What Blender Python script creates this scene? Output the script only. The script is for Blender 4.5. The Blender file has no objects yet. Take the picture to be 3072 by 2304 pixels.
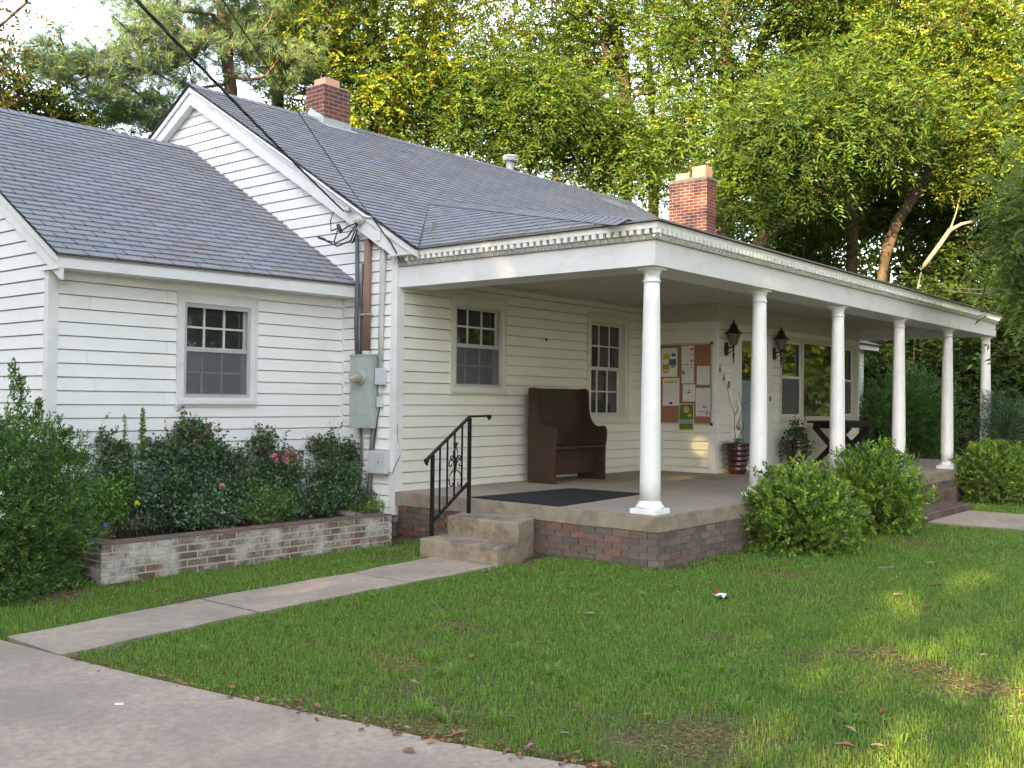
import bpy, math, random
import numpy as np
from mathutils import Vector, Matrix
R_ = math.radians
SC = bpy.context.scene
COL = SC.collection

# ------------------------------------------------------------------ camera
CAMP = Vector((-8.2954, -4.9981, 1.0902))
Fv = Vector((0.77276865, 0.63448573, 0.01601505)); Rv = Vector((0.63438756, -0.7729332, 0.01125582)); Uv = Vector((-0.01952022, -0.0014616, 0.99980839))
cd = bpy.data.cameras.new("Camera"); cam = bpy.data.objects.new("camera", cd); COL.objects.link(cam)
m = Matrix.Identity(4)
for i in range(3):
    m[i][0] = Rv[i]; m[i][1] = Uv[i]; m[i][2] = -Fv[i]; m[i][3] = CAMP[i]
cam.matrix_world = m
cd.sensor_width = 36; cd.lens = 35.41; cd.clip_end = 2000; cd.clip_start = 0.05
SC.camera = cam
# ------------------------------------------------------------------ sky and sun
SUN_DIR = Vector((-0.93, -0.16, 0.285)).normalized()      # towards the sun
w = bpy.data.worlds.new("World"); SC.world = w; w.use_nodes = True
nt = w.node_tree; nt.nodes.clear()
sky = nt.nodes.new("ShaderNodeTexSky"); sky.sky_type = 'NISHITA'; sky.sun_disc = False
sky.sun_elevation = math.asin(SUN_DIR.z); sky.sun_rotation = math.atan2(SUN_DIR.x, SUN_DIR.y)
sky.air_density = 1.0; sky.dust_density = 1.6; sky.ozone_density = 1.0
hs = nt.nodes.new("ShaderNodeHueSaturation"); hs.inputs['Saturation'].default_value = 0.44
bg = nt.nodes.new("ShaderNodeBackground"); bg.inputs['Strength'].default_value = 0.15
wo = nt.nodes.new("ShaderNodeOutputWorld")
nt.links.new(sky.outputs[0], hs.inputs['Color']); nt.links.new(hs.outputs[0], bg.inputs[0]); nt.links.new(bg.outputs[0], wo.inputs[0])
sl = bpy.data.lights.new("Sun", 'SUN'); sl.energy = 5.0; sl.angle = R_(0.5); sl.color = (1.0, 0.70, 0.31)
so = bpy.data.objects.new("sun", sl); COL.objects.link(so); so.rotation_euler = SUN_DIR.to_track_quat('Z', 'Y').to_euler(); so.location = (-30, -5, 20)
SC.view_settings.view_transform = 'Standard'; SC.view_settings.look = 'None'; SC.view_settings.gamma = 1
SC.view_settings.exposure = 2.72
SC.cycles.max_bounces = 8; SC.cycles.diffuse_bounces = 4; SC.cycles.transparent_max_bounces = 8
SC.cycles.use_denoising = True

# ------------------------------------------------------------------ materials
def newmat(name):
    m = bpy.data.materials.new(name); m.use_nodes = True
    n = m.node_tree; n.nodes.clear()
    o = n.nodes.new("ShaderNodeOutputMaterial"); b = n.nodes.new("ShaderNodeBsdfPrincipled"); n.links.new(b.outputs[0], o.inputs[0])
    return m, n, b, o
def rgb(c): return (c[0], c[1], c[2], 1)
def noise(n, co, scale, detail=4, rough=.6):
    t = n.nodes.new("ShaderNodeTexNoise"); t.inputs['Scale'].default_value = scale; t.inputs['Detail'].default_value = detail
    t.inputs['Roughness'].default_value = rough; n.links.new(co, t.inputs['Vector']); return t
def ramp(n, fac, stops):
    r = n.nodes.new("ShaderNodeValToRGB"); e = r.color_ramp.elements
    while len(e) < len(stops): e.new(0.5)
    for i, (p, c) in enumerate(stops): e[i].position = p; e[i].color = rgb(c)
    n.links.new(fac, r.inputs[0]); return r
def mixc(n, a, b, fac, mode='MIX'):
    x = n.nodes.new("ShaderNodeMix"); x.data_type = 'RGBA'; x.blend_type = mode
    for s, v in ((x.inputs[6], a), (x.inputs[7], b), (x.inputs[0], fac)):
        if isinstance(v, tuple): s.default_value = rgb(v)
        elif isinstance(v, (int, float)): s.default_value = v
        else: n.links.new(v, s)
    return x.outputs[2]
def objco(n, stretch=None):
    g = n.nodes.new("ShaderNodeNewGeometry"); v = g.outputs['Position']
    if stretch:
        mp = n.nodes.new("ShaderNodeMapping"); mp.inputs['Scale'].default_value = stretch; n.links.new(v, mp.inputs[0]); v = mp.outputs[0]
    return v
def surf(name, c1, c2=None, scale=4, rough=.7, bump=0, bscale=60, col=False, spec=.4, metal=0, stains=None, stretch=None, stscale=2.2, ststretch=None, thr=.5):
    """noise mix of two colours, optionally times the mesh's per-piece colour, stains = (colour, amount)"""
    m, n, b, o = newmat(name)
    co = objco(n, stretch)
    t = noise(n, co, scale)
    c = ramp(n, t.outputs[0], [(.3, c1), (.7, c2 or c1)]).outputs[0]
    if col:
        a = n.nodes.new("ShaderNodeAttribute"); a.attribute_name = 'Col'
        c = mixc(n, c, a.outputs['Color'], 1.0, 'MULTIPLY')
    if stains:
        t2 = noise(n, objco(n, ststretch), stscale, 6, .7)
        f = ramp(n, t2.outputs[0], [(thr, (0, 0, 0)), (thr + .2, (stains[1],) * 3)])
        c = mixc(n, c, stains[0], f.outputs[0])
    n.links.new(c, b.inputs['Base Color'])
    b.inputs['Roughness'].default_value = rough; b.inputs['Metallic'].default_value = metal; b.inputs['Specular IOR Level'].default_value = spec
    if bump:
        t3 = noise(n, objco(n), bscale, 3); bp = n.nodes.new("ShaderNodeBump"); bp.inputs['Strength'].default_value = bump; bp.inputs['Distance'].default_value = .01
        n.links.new(t3.outputs[0], bp.inputs['Height']); n.links.new(bp.outputs[0], b.inputs['Normal'])
    return m
def leafmat(name, trans=.35, tint=(1, 1, 1), tcol=(2.0, 1.5, .35), rough=.5, spec=.35):
    m, n, b, o = newmat(name)
    a = n.nodes.new("ShaderNodeAttribute"); a.attribute_name = 'Col'
    c = mixc(n, a.outputs['Color'], tint, 1.0, 'MULTIPLY')
    n.links.new(c, b.inputs['Base Color']); b.inputs['Roughness'].default_value = rough; b.inputs['Specular IOR Level'].default_value = spec
    tr = n.nodes.new("ShaderNodeBsdfTranslucent"); n.links.new(mixc(n, c, tcol, 1.0, 'MULTIPLY'), tr.inputs[0])
    mx = n.nodes.new("ShaderNodeMixShader"); mx.inputs[0].default_value = trans
    n.links.new(b.outputs[0], mx.inputs[1]); n.links.new(tr.outputs[0], mx.inputs[2]); n.links.new(mx.outputs[0], o.inputs[0])
    return m

M = {}
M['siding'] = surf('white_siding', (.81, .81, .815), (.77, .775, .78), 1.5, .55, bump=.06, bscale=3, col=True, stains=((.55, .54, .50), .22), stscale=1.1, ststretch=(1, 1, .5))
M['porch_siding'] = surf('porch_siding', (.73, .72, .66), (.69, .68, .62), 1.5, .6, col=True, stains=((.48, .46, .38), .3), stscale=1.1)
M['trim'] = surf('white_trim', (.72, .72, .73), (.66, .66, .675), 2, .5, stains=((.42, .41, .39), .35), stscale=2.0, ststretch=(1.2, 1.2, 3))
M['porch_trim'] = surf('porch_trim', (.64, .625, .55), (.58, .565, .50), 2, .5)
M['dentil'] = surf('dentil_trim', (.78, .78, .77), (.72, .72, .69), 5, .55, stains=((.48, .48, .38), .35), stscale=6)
M['dentil_back'] = surf('gap_shade_backing', (.40, .395, .36), (.33, .325, .28), 5, .7)  # shade of the dentil gaps put into the backing's darker colour
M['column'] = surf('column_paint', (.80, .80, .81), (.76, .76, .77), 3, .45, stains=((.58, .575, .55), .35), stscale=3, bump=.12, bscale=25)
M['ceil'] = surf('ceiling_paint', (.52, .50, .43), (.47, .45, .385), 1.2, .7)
M['alum'] = surf('storm_frame', (.50, .51, .54), (.42, .43, .46), 6, .45, metal=.2)
M['sash'] = surf('sash_paint', (.60, .60, .58), (.52, .52, .50), 8, .6)
M['shingle'] = surf('roof_shingle', (.262, .272, .300), (.22, .229, .252), 260, .95, bump=.35, bscale=300, col=True, spec=.1, stains=((.20, .175, .17), .5), stscale=.9)
M['drip'] = surf('roof_edge', (.17, .155, .145), (.22, .20, .185), 12, .8)
M['concrete'] = surf('concrete', (.33, .275, .215), (.23, .19, .15), 9, .9, bump=.5, bscale=90, stains=((.11, .10, .08), .65), stscale=2.4, ststretch=(1, 1, 2.2), thr=.47)
M['step_concrete'] = surf('step_concrete', (.35, .285, .215), (.24, .195, .15), 9, .92, bump=.9, bscale=60, stains=((.085, .07, .055), .75), stscale=3.2, ststretch=(1, 1, 1.6), thr=.46)
M['slabtop'] = surf('porch_slab', (.34, .285, .235), (.27, .225, .185), 1.2, .8, bump=.15, bscale=80, stains=((.22, .18, .15), .5), stscale=.9)
M['walk'] = surf('walk_concrete', (.42, .338, .272), (.31, .248, .198), 14, .9, bump=.5, bscale=120, stains=((.20, .175, .15), .6), stscale=1.6, thr=.44)
M['drive'] = surf('drive_concrete', (.45, .362, .295), (.30, .238, .194), 24, .92, bump=.6, bscale=160, stains=((.25, .205, .17), .7), stscale=1.3, thr=.42)
M['mortar'] = surf('mortar', (.30, .26, .22), (.20, .18, .155), 20, .95)
M['mortar_light'] = surf('mortar_light', (.55, .50, .43), (.38, .34, .29), 20, .95)
M['brick'] = surf('brick', (1, 1, 1), (.75, .75, .75), 30, .9, bump=.7, bscale=90, col=True, stains=((.135, .115, .10), .65), stscale=3, thr=.44)
M['brick_white'] = surf('whitewashed_brick', (1, 1, 1), (.7, .7, .7), 30, .95, bump=.8, bscale=90, col=True, stains=((.50, .485, .46), .95), stscale=4.0, thr=.42)
M['brick_red'] = surf('chimney_brick', (1, 1, 1), (.72, .72, .72), 35, .9, bump=.5, bscale=120, col=True, stains=((.09, .05, .046), .4), stscale=3.5)
M['clay'] = surf('flue_clay', (.62, .36, .24), (.55, .30, .20), 8, .85)
M['galv'] = surf('galvanised', (.42, .46, .47), (.34, .38, .39), 5, .5, metal=.35, stains=((.22, .15, .10), .3), stscale=9)
M['box'] = surf('meter_box_paint', (.40, .445, .43), (.33, .375, .36), 6, .5, stains=((.25, .28, .28), .5), stscale=7)
M['lightbox'] = surf('utility_box_plastic', (.56, .58, .61), (.50, .52, .55), 6, .5)
M['rustpipe'] = surf('rusty_conduit', (.25, .155, .115), (.20, .125, .095), 5, .8)
M['greypipe'] = surf('grey_pipe', (.12, .125, .13), (.09, .095, .10), 5, .6)
M['palepipe'] = surf('pale_conduit', (.44, .47, .45), (.50, .50, .48), 5, .6)
M['cable'] = surf('black_cable', (.025, .026, .028), (.045, .045, .05), 20, .7)
M['iron'] = surf('black_iron', (.006, .007, .009), (.012, .013, .016), 30, .45, spec=.3)
M['wood'] = surf('dark_pew_wood', (.055, .030, .018), (.028, .016, .011), 6, .5, stretch=(1, 1, 8), stains=((.075, .038, .024), .6), stscale=2)
M['tablewood'] = surf('dark_table_wood', (.010, .007, .006), (.018, .012, .009), 8, .6, spec=.25)
M['mat'] = surf('rubber_mat', (.008, .009, .011), (.014, .015, .018), 40, .85, bump=.6, bscale=200)
M['cork'] = surf('cork', (.29, .15, .088), (.24, .12, .07), 60, .9)
M['boardframe'] = surf('board_frame', (.50, .50, .44), (.42, .42, .36), 6, .4, metal=.4)
M['darkplastic'] = surf('dark_corner_cap', (.05, .045, .04), None, 6, .5)
M['paper'] = surf('paper', (.66, .63, .62), (.60, .58, .57), 5, .9)
def flat(name, c, rough=.8): return surf(name, c, tuple(x * .85 for x in c), 12, rough)
M['ink'] = flat('ink_black', (.02, .02, .025)); M['ink_grey'] = flat('ink_grey', (.30, .30, .30)); M['ink_green'] = flat('ink_green', (.10, .17, .02)); M['ink_blue'] = flat('ink_blue', (.03, .18, .22))
M['ink_navy'] = flat('ink_navy', (.02, .03, .16)); M['ink_yellow'] = flat('ink_yellow', (.50, .46, .05)); M['ink_orange'] = flat('ink_orange', (.50, .27, .08)); M['ink_red'] = flat('ink_red', (.42, .03, .03)); M['ink_sky'] = flat('ink_sky', (.20, .32, .42))
M['ink_salmon'] = flat('ink_salmon', (.55, .30, .18)); M['ink_purple'] = flat('ink_purple', (.25, .20, .35))
M['pot'] = surf('glazed_pot', (.050, .020, .014), (.030, .012, .010), 10, .14, spec=.9)
M['lampblack'] = surf('lamp_black', (.012, .013, .013), (.02, .02, .02), 30, .4)
M['door'] = surf('door_paint', (.22, .27, .31), (.18, .225, .26), 3, .5)
M['bark'] = surf('bark', (.075, .055, .042), (.032, .025, .020), 5, .95, bump=1.0, bscale=14, stretch=(1, 1, .25))
M['bark_pine'] = surf('pine_bark', (.15, .10, .075), (.07, .050, .04), 6, .95, bump=1.0, bscale=12, stretch=(1, 1, .4))
M['bark_white'] = surf('bare_white_wood', (.24, .21, .18), (.13, .11, .095), 4, .8)
M['twig'] = surf('twig', (.09, .07, .045), (.15, .11, .07), 15, .9)
M['willow'] = surf('curly_twig', (.12, .07, .04), (.08, .05, .03), 15, .8)
M['soil'] = surf('bed_soil', (.075, .048, .032), (.045, .03, .022), 8, .95, bump=1, bscale=40)
M['deadleaf'] = surf('dead_leaf', (1, 1, 1), (.7, .7, .7), 30, .8, col=True)
M['leaf'] = leafmat('tree_leaf', .5, tint=(1.5, 1.38, 1.3), rough=.6, spec=.18)
M['needle'] = leafmat('pine_needle', .35, tint=(1.7, 1.7, 1.7), tcol=(1.2, 1.2, .6), rough=.7)
M['shrubleaf'] = leafmat('shrub_leaf', .32, tint=(1.55, 1.5, 1.4), tcol=(1.3, 1.4, .5), rough=.38, spec=.5)
M['grass'] = leafmat('grass_blade', .38, tint=(1.38, 1.30, 1.12), tcol=(1.3, 1.35, .4), rough=.55, spec=.25)
M['petal'] = leafmat('petal', .3, tcol=(1, 1, 1))

def glass(name, base=(.028, .030, .030), rough=.03):
    m, n, b, o = newmat(name); b.inputs['Base Color'].default_value = rgb(base); b.inputs['Roughness'].default_value = rough
    b.inputs['IOR'].default_value = 1.75; b.inputs['Specular IOR Level'].default_value = .6
    t = noise(n, objco(n), 2.2, 2); bp = n.nodes.new("ShaderNodeBump"); bp.inputs['Strength'].default_value = .10; bp.inputs['Distance'].default_value = .02
    n.links.new(t.outputs[0], bp.inputs['Height']); n.links.new(bp.outputs[0], b.inputs['Normal']); return m
M['glass'] = glass('window_glass'); M['lampglass'] = glass('lamp_glass', (.16, .15, .11), .12)
M['meterglass'] = glass('meter_glass', (.30, .29, .24), .08)
def screenmat():
    m, n, b, o = newmat('insect_screen'); b.inputs['Base Color'].default_value = (.16, .165, .185, 1); b.inputs['Roughness'].default_value = .8
    t = n.nodes.new("ShaderNodeBsdfTransparent"); mx = n.nodes.new("ShaderNodeMixShader"); mx.inputs[0].default_value = .42
    n.links.new(t.outputs[0], mx.inputs[1]); n.links.new(b.outputs[0], mx.inputs[2]); n.links.new(mx.outputs[0], o.inputs[0]); return m
M['screen'] = screenmat()
def groundmat():
    m, n, b, o = newmat('lawn_ground')
    t = noise(n, objco(n), .9, 6, .65); t2 = noise(n, objco(n), 25, 4)
    c = ramp(n, t.outputs[0], [(.34, (.16, .115, .075)), (.46, (.105, .105, .045)), (.7, (.075, .12, .038))])
    c2 = mixc(n, c.outputs[0], ramp(n, t2.outputs[0], [(.3, (.45, .45, .45)), (.7, (1.3, 1.3, 1.3))]).outputs[0], 1.0, 'MULTIPLY')
    n.links.new(c2, b.inputs['Base Color']); b.inputs['Roughness'].default_value = .95; b.inputs['Specular IOR Level'].default_value = .1
    bp = n.nodes.new("ShaderNodeBump"); bp.inputs['Strength'].default_value = .8; bp.inputs['Distance'].default_value = .03
    n.links.new(t2.outputs[0], bp.inputs['Height']); n.links.new(bp.outputs[0], b.inputs['Normal']); return m
M['ground'] = groundmat()

# ------------------------------------------------------------------ scene helpers
OFF = {}
def thing(name, label, cat, loc=(0, 0, 0), group=None):
    o = bpy.data.objects.new(name, None); COL.objects.link(o); o.location = loc; o.empty_display_size = .1
    o['label'] = label; o['category'] = cat
    if group: o['group'] = group
    OFF[o.name] = Vector(loc); return o
def tag(o, label, cat, group=None):
    o['label'] = label; o['category'] = cat
    if group: o['group'] = group
    return o
def kind(o, k): o['kind'] = k; return o
def link(name, me, mat, parent, loc):
    o = bpy.data.objects.new(name, me); COL.objects.link(o)
    if mat: me.materials.append(mat)
    if parent: o.parent = parent; OFF[o.name] = OFF[parent.name]
    else: o.location = loc; OFF[o.name] = Vector(loc)
    return o
class MB:
    def __init__(s): s.v = []; s.f = []; s.c = []; s.col = (1, 1, 1)
    def add(s, vs, fs):
        b = len(s.v); s.v += [tuple(x) for x in vs]; s.c += [s.col] * len(vs); s.f += [tuple(b + i for i in f) for f in fs]
    def box(s, a, b):
        x0, y0, z0 = a; x1, y1, z1 = b
        s.add([(x0, y0, z0), (x1, y0, z0), (x1, y1, z0), (x0, y1, z0), (x0, y0, z1), (x1, y0, z1), (x1, y1, z1), (x0, y1, z1)],
              [(0, 3, 2, 1), (4, 5, 6, 7), (0, 1, 5, 4), (1, 2, 6, 5), (2, 3, 7, 6), (3, 0, 4, 7)])
    def obox(s, c, ax, h):
        c = Vector(c); A = [Vector(a) * k for a, k in zip(ax, h)]
        vs = [c + A[0] * i + A[1] * j + A[2] * k for k in (-1, 1) for i, j in ((-1, -1), (1, -1), (1, 1), (-1, 1))]
        s.add(vs, [(0, 3, 2, 1), (4, 5, 6, 7), (0, 1, 5, 4), (1, 2, 6, 5), (2, 3, 7, 6), (3, 0, 4, 7)])
    def bar(s, p, q, wd, up=(0, 0, 1), dp=None):
        p = Vector(p); q = Vector(q); d = (q - p); L = d.length; d.normalize(); u = Vector(up); u = (u - d * u.dot(d)).normalized(); r = d.cross(u)
        s.obox((p + q) / 2, (d, r, u), (L / 2, wd / 2, (dp or wd) / 2))
    def tube(s, pts, rad, n=8, cap=True):
        pts = [Vector(p) for p in pts]; rad = [rad] * len(pts) if isinstance(rad, (int, float)) else list(rad)
        up = Vector((0, 0, 1)); vs = []
        for i, p in enumerate(pts):
            d = (pts[min(i + 1, len(pts) - 1)] - pts[max(i - 1, 0)]).normalized()
            r = d.cross(up)
            if r.length < .15: r = d.cross(Vector((1, 0, 0)))
            r.normalize(); u = r.cross(d)
            for k in range(n):
                a = 2 * math.pi * k / n; vs.append(p + (r * math.cos(a) + u * math.sin(a)) * rad[i])
        fs = [(i * n + k, i * n + (k + 1) % n, (i + 1) * n + (k + 1) % n, (i + 1) * n + k) for i in range(len(pts) - 1) for k in range(n)]
        if cap: fs += [tuple(range(n))[::-1], tuple((len(pts) - 1) * n + k for k in range(n))]
        s.add(vs, fs)
    def lathe(s, c, prof, n=24, sq=None):
        c = Vector(c); vs = [c + Vector((r * math.cos(2 * math.pi * k / n), r * math.sin(2 * math.pi * k / n), z)) for r, z in prof for k in range(n)]
        fs = [(i * n + k, i * n + (k + 1) % n, (i + 1) * n + (k + 1) % n, (i + 1) * n + k) for i in range(len(prof) - 1) for k in range(n)]
        fs += [tuple(range(n))[::-1], tuple((len(prof) - 1) * n + k for k in range(n))]
        s.add(vs, fs)
    def prism(s, poly, d):
        """poly: 3-D points in a plane, d: extrusion vector"""
        P = [Vector(p) for p in poly]; d = Vector(d); n = len(P)
        s.add(P + [p + d for p in P], [tuple(range(n))[::-1], tuple(range(n, 2 * n))] + [(i, (i + 1) % n, n + (i + 1) % n, n + i) for i in range(n)])
    def build_split(s, name, mat, parent, tol=.008, **k):
        """one object per touching group of shapes"""
        nv = len(s.v); par = list(range(nv))
        def find(a):
            while par[a] != a: par[a] = par[par[a]]; a = par[a]
            return a
        for f in s.f:
            for i in f[1:]: par[find(i)] = find(f[0])
        isl = {}
        for i in range(nv): isl.setdefault(find(i), []).append(i)
        keys = list(isl); V = np.array(s.v); bb = np.array([np.r_[V[isl[q]].min(0) - tol, V[isl[q]].max(0) + tol] for q in keys]); gp = list(range(len(keys)))
        def fg(a):
            while gp[a] != a: gp[a] = gp[gp[a]]; a = gp[a]
            return a
        for i in range(len(keys)):
            for j in np.nonzero(np.all(bb[:, :3] <= bb[i, 3:], axis=1) & np.all(bb[:, 3:] >= bb[i, :3], axis=1))[0]: gp[fg(int(j))] = fg(i)
        groups = {}
        for i, q in enumerate(keys): groups.setdefault(fg(i), set()).update(isl[q])
        out = []
        for g in groups.values():
            m2 = MB(); idx = sorted(g); mp = {a: b for b, a in enumerate(idx)}; m2.v = [s.v[i] for i in idx]; m2.c = [s.c[i] for i in idx]; m2.f = [tuple(mp[i] for i in f) for f in s.f if f[0] in g]; out.append(m2.build(name, mat, parent, **k))
        return out[0]
    def build(s, name, mat, parent=None, smooth=False, loc=(0, 0, 0), bevel=0):
        off = OFF[parent.name] if parent else Vector(loc)
        me = bpy.data.meshes.new(name)
        me.from_pydata([(x - off.x, y - off.y, z - off.z) for x, y, z in s.v], [], s.f)
        ca = me.color_attributes.new('Col', 'FLOAT_COLOR', 'POINT')
        ca.data.foreach_set('color', np.array([(r, g, b, 1) for r, g, b in s.c], dtype=np.float32).ravel())
        me.update()
        if smooth: me.shade_smooth()
        o = link(name, me, M[mat], parent, loc)
        if bevel:
            bv = o.modifiers.new('bevel', 'BEVEL'); bv.width = bevel; bv.segments = 2; bv.limit_method = 'ANGLE'
        return o
def clip(poly, a, b, c):
    """keep a*u+b*v<=c"""
    out = []
    for i in range(len(poly)):
        p = poly[i]; q = poly[(i + 1) % len(poly)]; dp = a * p[0] + b * p[1] - c; dq = a * q[0] + b * q[1] - c
        if dp <= 1e-9: out.append(p)
        if (dp < -1e-9 and dq > 1e-9) or (dp > 1e-9 and dq < -1e-9):
            t = dp / (dp - dq); out.append((p[0] + (q[0] - p[0]) * t, p[1] + (q[1] - p[1]) * t))
    return out
def crect(poly, u0, u1, v0, v1):
    for a, b, c in ((-1, 0, -u0), (1, 0, u1), (0, -1, -v0), (0, 1, v1)):
        poly = clip(poly, a, b, c)
        if len(poly) < 3: return []
    return poly
def area(p): return abs(sum(p[i][0] * p[(i + 1) % len(p)][1] - p[(i + 1) % len(p)][0] * p[i][1] for i in range(len(p)))) / 2
def tiles(mb, O, U, V, N, poly, w, h, tb, tt, stag=.5, gap=0, vgap=0, v0=0, rng=None, colf=None, holes=(), skirt='bottom', jit=0, u0=0, sb=0):
    O, U, V, N = map(Vector, (O, U, V, N)); rng = rng or random.Random(1)
    us = [p[0] for p in poly]; vs = [p[1] for p in poly]; flip = U.cross(V).dot(N) < 0
    r = math.floor((min(vs) - v0) / h)
    while v0 + r * h < max(vs):
        a = v0 + r * h; b = a + h; off = (r % 2) * stag * w + u0; off += 0 if not jit else rng.uniform(-jit, jit) * w
        k = math.floor((min(us) - off) / w) if w < 50 else 0
        ustart = off + k * w if w < 50 else min(us)
        while ustart < max(us):
            u1 = ustart + w if w < 50 else max(us)
            cells = [(ustart + gap / 2, u1 - gap / 2)] if w < 50 else [(ustart, u1)]
            top, bot = b - vgap / 2, a + vgap / 2
            rects = [(cells[0][0], cells[0][1], bot, top)]
            for (hu0, hu1, hv0, hv1) in holes:
                nr = []
                for (x0, x1, y0, y1) in rects:
                    if hu1 <= x0 or hu0 >= x1 or hv1 <= y0 or hv0 >= y1: nr.append((x0, x1, y0, y1)); continue
                    if x0 < hu0: nr.append((x0, hu0, y0, y1))
                    if hu1 < x1: nr.append((hu1, x1, y0, y1))
                    m0, m1 = max(x0, hu0), min(x1, hu1)
                    if y0 < hv0: nr.append((m0, m1, y0, hv0))
                    if hv1 < y1: nr.append((m0, m1, hv1, y1))
                rects = nr
            if colf: mb.col = colf(rng)
            dj = rng.uniform(-.12, .12) if jit and w < 1 else 0
            for (x0, x1, y0, y1) in rects:
                p = crect(poly, x0, x1, y0, y1)
                if len(p) < 3 or area(p) < 1e-5: continue
                if flip: p = p[::-1]
                def P(q, f=1): return O + U * q[0] + V * q[1] + N * ((tb + (tt - tb) * (q[1] - a) / h) * (1 + dj) if f else sb)
                n = len(p); vv = [P(q) for q in p]; ff = [tuple(range(n))]
                for i in range(n):
                    q0, q1 = p[i], p[(i + 1) % n]
                    isb = abs(q0[1] - y0) < 1e-6 and abs(q1[1] - y0) < 1e-6
                    if skirt == 'all' or (isb and abs(y0 - bot) < 1e-6):
                        j = len(vv); vv += [P(q0, 0), P(q1, 0)]; ff.append((i, j, j + 1, (i + 1) % n))
                mb.add(vv, ff)
            ustart += w if w < 50 else 1e9
        r += 1
    mb.col = (1, 1, 1)

def fast_mesh(name, verts, faces4, cols):
    me = bpy.data.meshes.new(name); nv = len(verts); nf = len(faces4); k = faces4.shape[1]
    me.vertices.add(nv); me.vertices.foreach_set('co', verts.astype(np.float32).ravel())
    me.loops.add(nf * k); me.loops.foreach_set('vertex_index', faces4.astype(np.int32).ravel())
    me.polygons.add(nf); me.polygons.foreach_set('loop_start', np.arange(0, nf * k, k, dtype=np.int32)); me.polygons.foreach_set('loop_total', np.full(nf, k, np.int32))
    ca = me.color_attributes.new('Col', 'FLOAT_COLOR', 'POINT')
    c4 = np.ones((nv, 4), np.float32); c4[:, :3] = cols; ca.data.foreach_set('color', c4.ravel())
    me.update(calc_edges=True); return me
def unit(a): return a / np.maximum(np.linalg.norm(a, axis=1, keepdims=True), 1e-9)
def leaf_arrays(C, D, L, W, rg, fold=.25, upbias=None):
    """rhombic folded leaves"""
    n = len(C); D = unit(D); r = rg.normal(size=(n, 3))
    if upbias is not None: r = np.cross(D, np.array([0, 0, 1.]) + rg.normal(size=(n, 3)) * upbias)
    S = unit(np.cross(D, unit(r))) if upbias is None else unit(r)
    Nn = np.cross(S, D)
    L = L[:, None]; W = W[:, None]
    v = np.empty((n, 4, 3)); mid = C + D * L * .45
    v[:, 0] = C; v[:, 1] = mid + S * W / 2 + Nn * W * fold; v[:, 2] = C + D * L; v[:, 3] = mid - S * W / 2 + Nn * W * fold
    return v.reshape(-1, 3), np.arange(n * 4).reshape(n, 4)
def palette(rg, n, cols, jit=.18, g=1.0):
    c = g * np.array(cols)[rg.integers(0, len(cols), n)] * (1 + rg.uniform(-jit, jit, (n, 1)))
    return c

# ================================================================== SETTING
GZ = -0.50
def sheet(name, pts, z, mat, thick=.0):
    mb = MB()
    if thick: mb.prism([(x, y, z - thick) for x, y in pts], (0, 0, thick))
    else: mb.add([(x, y, z) for x, y in pts], [tuple(range(len(pts)))])
    return kind(mb.build(name, mat), 'structure')
sheet('ground', [(-600, -600), (900, -600), (900, 900), (-600, 900)], GZ - .02, 'ground')
# driveway edge on the lawn side, slightly wavy
ED = [(-5.36, 14), (-5.35, 6), (-5.34, 3), (-5.35, 1.70), (-5.283, .994), (-5.223, .408), (-5.13, -.249), (-5.062, -.699), (-4.99, -1.1), (-4.93, -1.38), (-4.884, -1.753), (-4.79, -2.138), (-4.70, -2.45), (-4.60, -3.0), (-4.45, -4.0), (-4.2, -6), (-3.9, -9), (-3.6, -16)]
sheet('driveway', ED[::-1] + [(-13, 14), (-13, -16)][0:1] + [(-13, -16)], GZ + .012, 'drive', .05)
WK = [(-5.345, 1.69), (-5.285, 1.0), (-4.5, 1.075), (-3.724, 1.14), (-2.9, 1.17), (-2.12, 1.19), (-.9, 1.20), (-.9, 2.02), (-2.14, 1.905), (-2.9, 1.89), (-3.76, 1.86), (-4.5, 1.80)]
def walk_y(x):  # lower and upper edge of the walk at x
    lo = np.interp(x, [-5.285, -3.724, -.9], [1.0, 1.14, 1.2]); hi = np.interp(x, [-5.345, -3.76, -2.14, -.9], [1.69, 1.86, 1.905, 2.02]); return lo, hi
mb = MB()
js = [-5.29, -3.735, -2.13, -.90]
for a, b in zip(js[:-1], js[1:]):
    a2, b2 = a + .012, b - .012
    xs = np.linspace(a2, b2, 8)
    lo = [(x, walk_y(x)[0] + .012 * math.sin(x * 9)) for x in xs]; hi = [(x, walk_y(x)[1] + .012 * math.sin(x * 7 + 1)) for x in xs[::-1]]
    mb.prism([(x, y, GZ - .04) for x, y in lo + hi], (0, 0, .055))
kind(mb.build('front_walk', 'walk'), 'structure')
sheet('entrance_path', [(5.75, -.72), (7.78, -.66), (7.72, -4), (7.7, -9), (5.85, -9), (5.8, -4)], GZ + .015, 'walk', .05)
sheet('bed_soil', [(-3.8, 3.2), (-.55, 3.2), (-.02, 3.45), (-.02, 4.5), (-3.66, 4.5)], -.27, 'soil')

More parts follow.
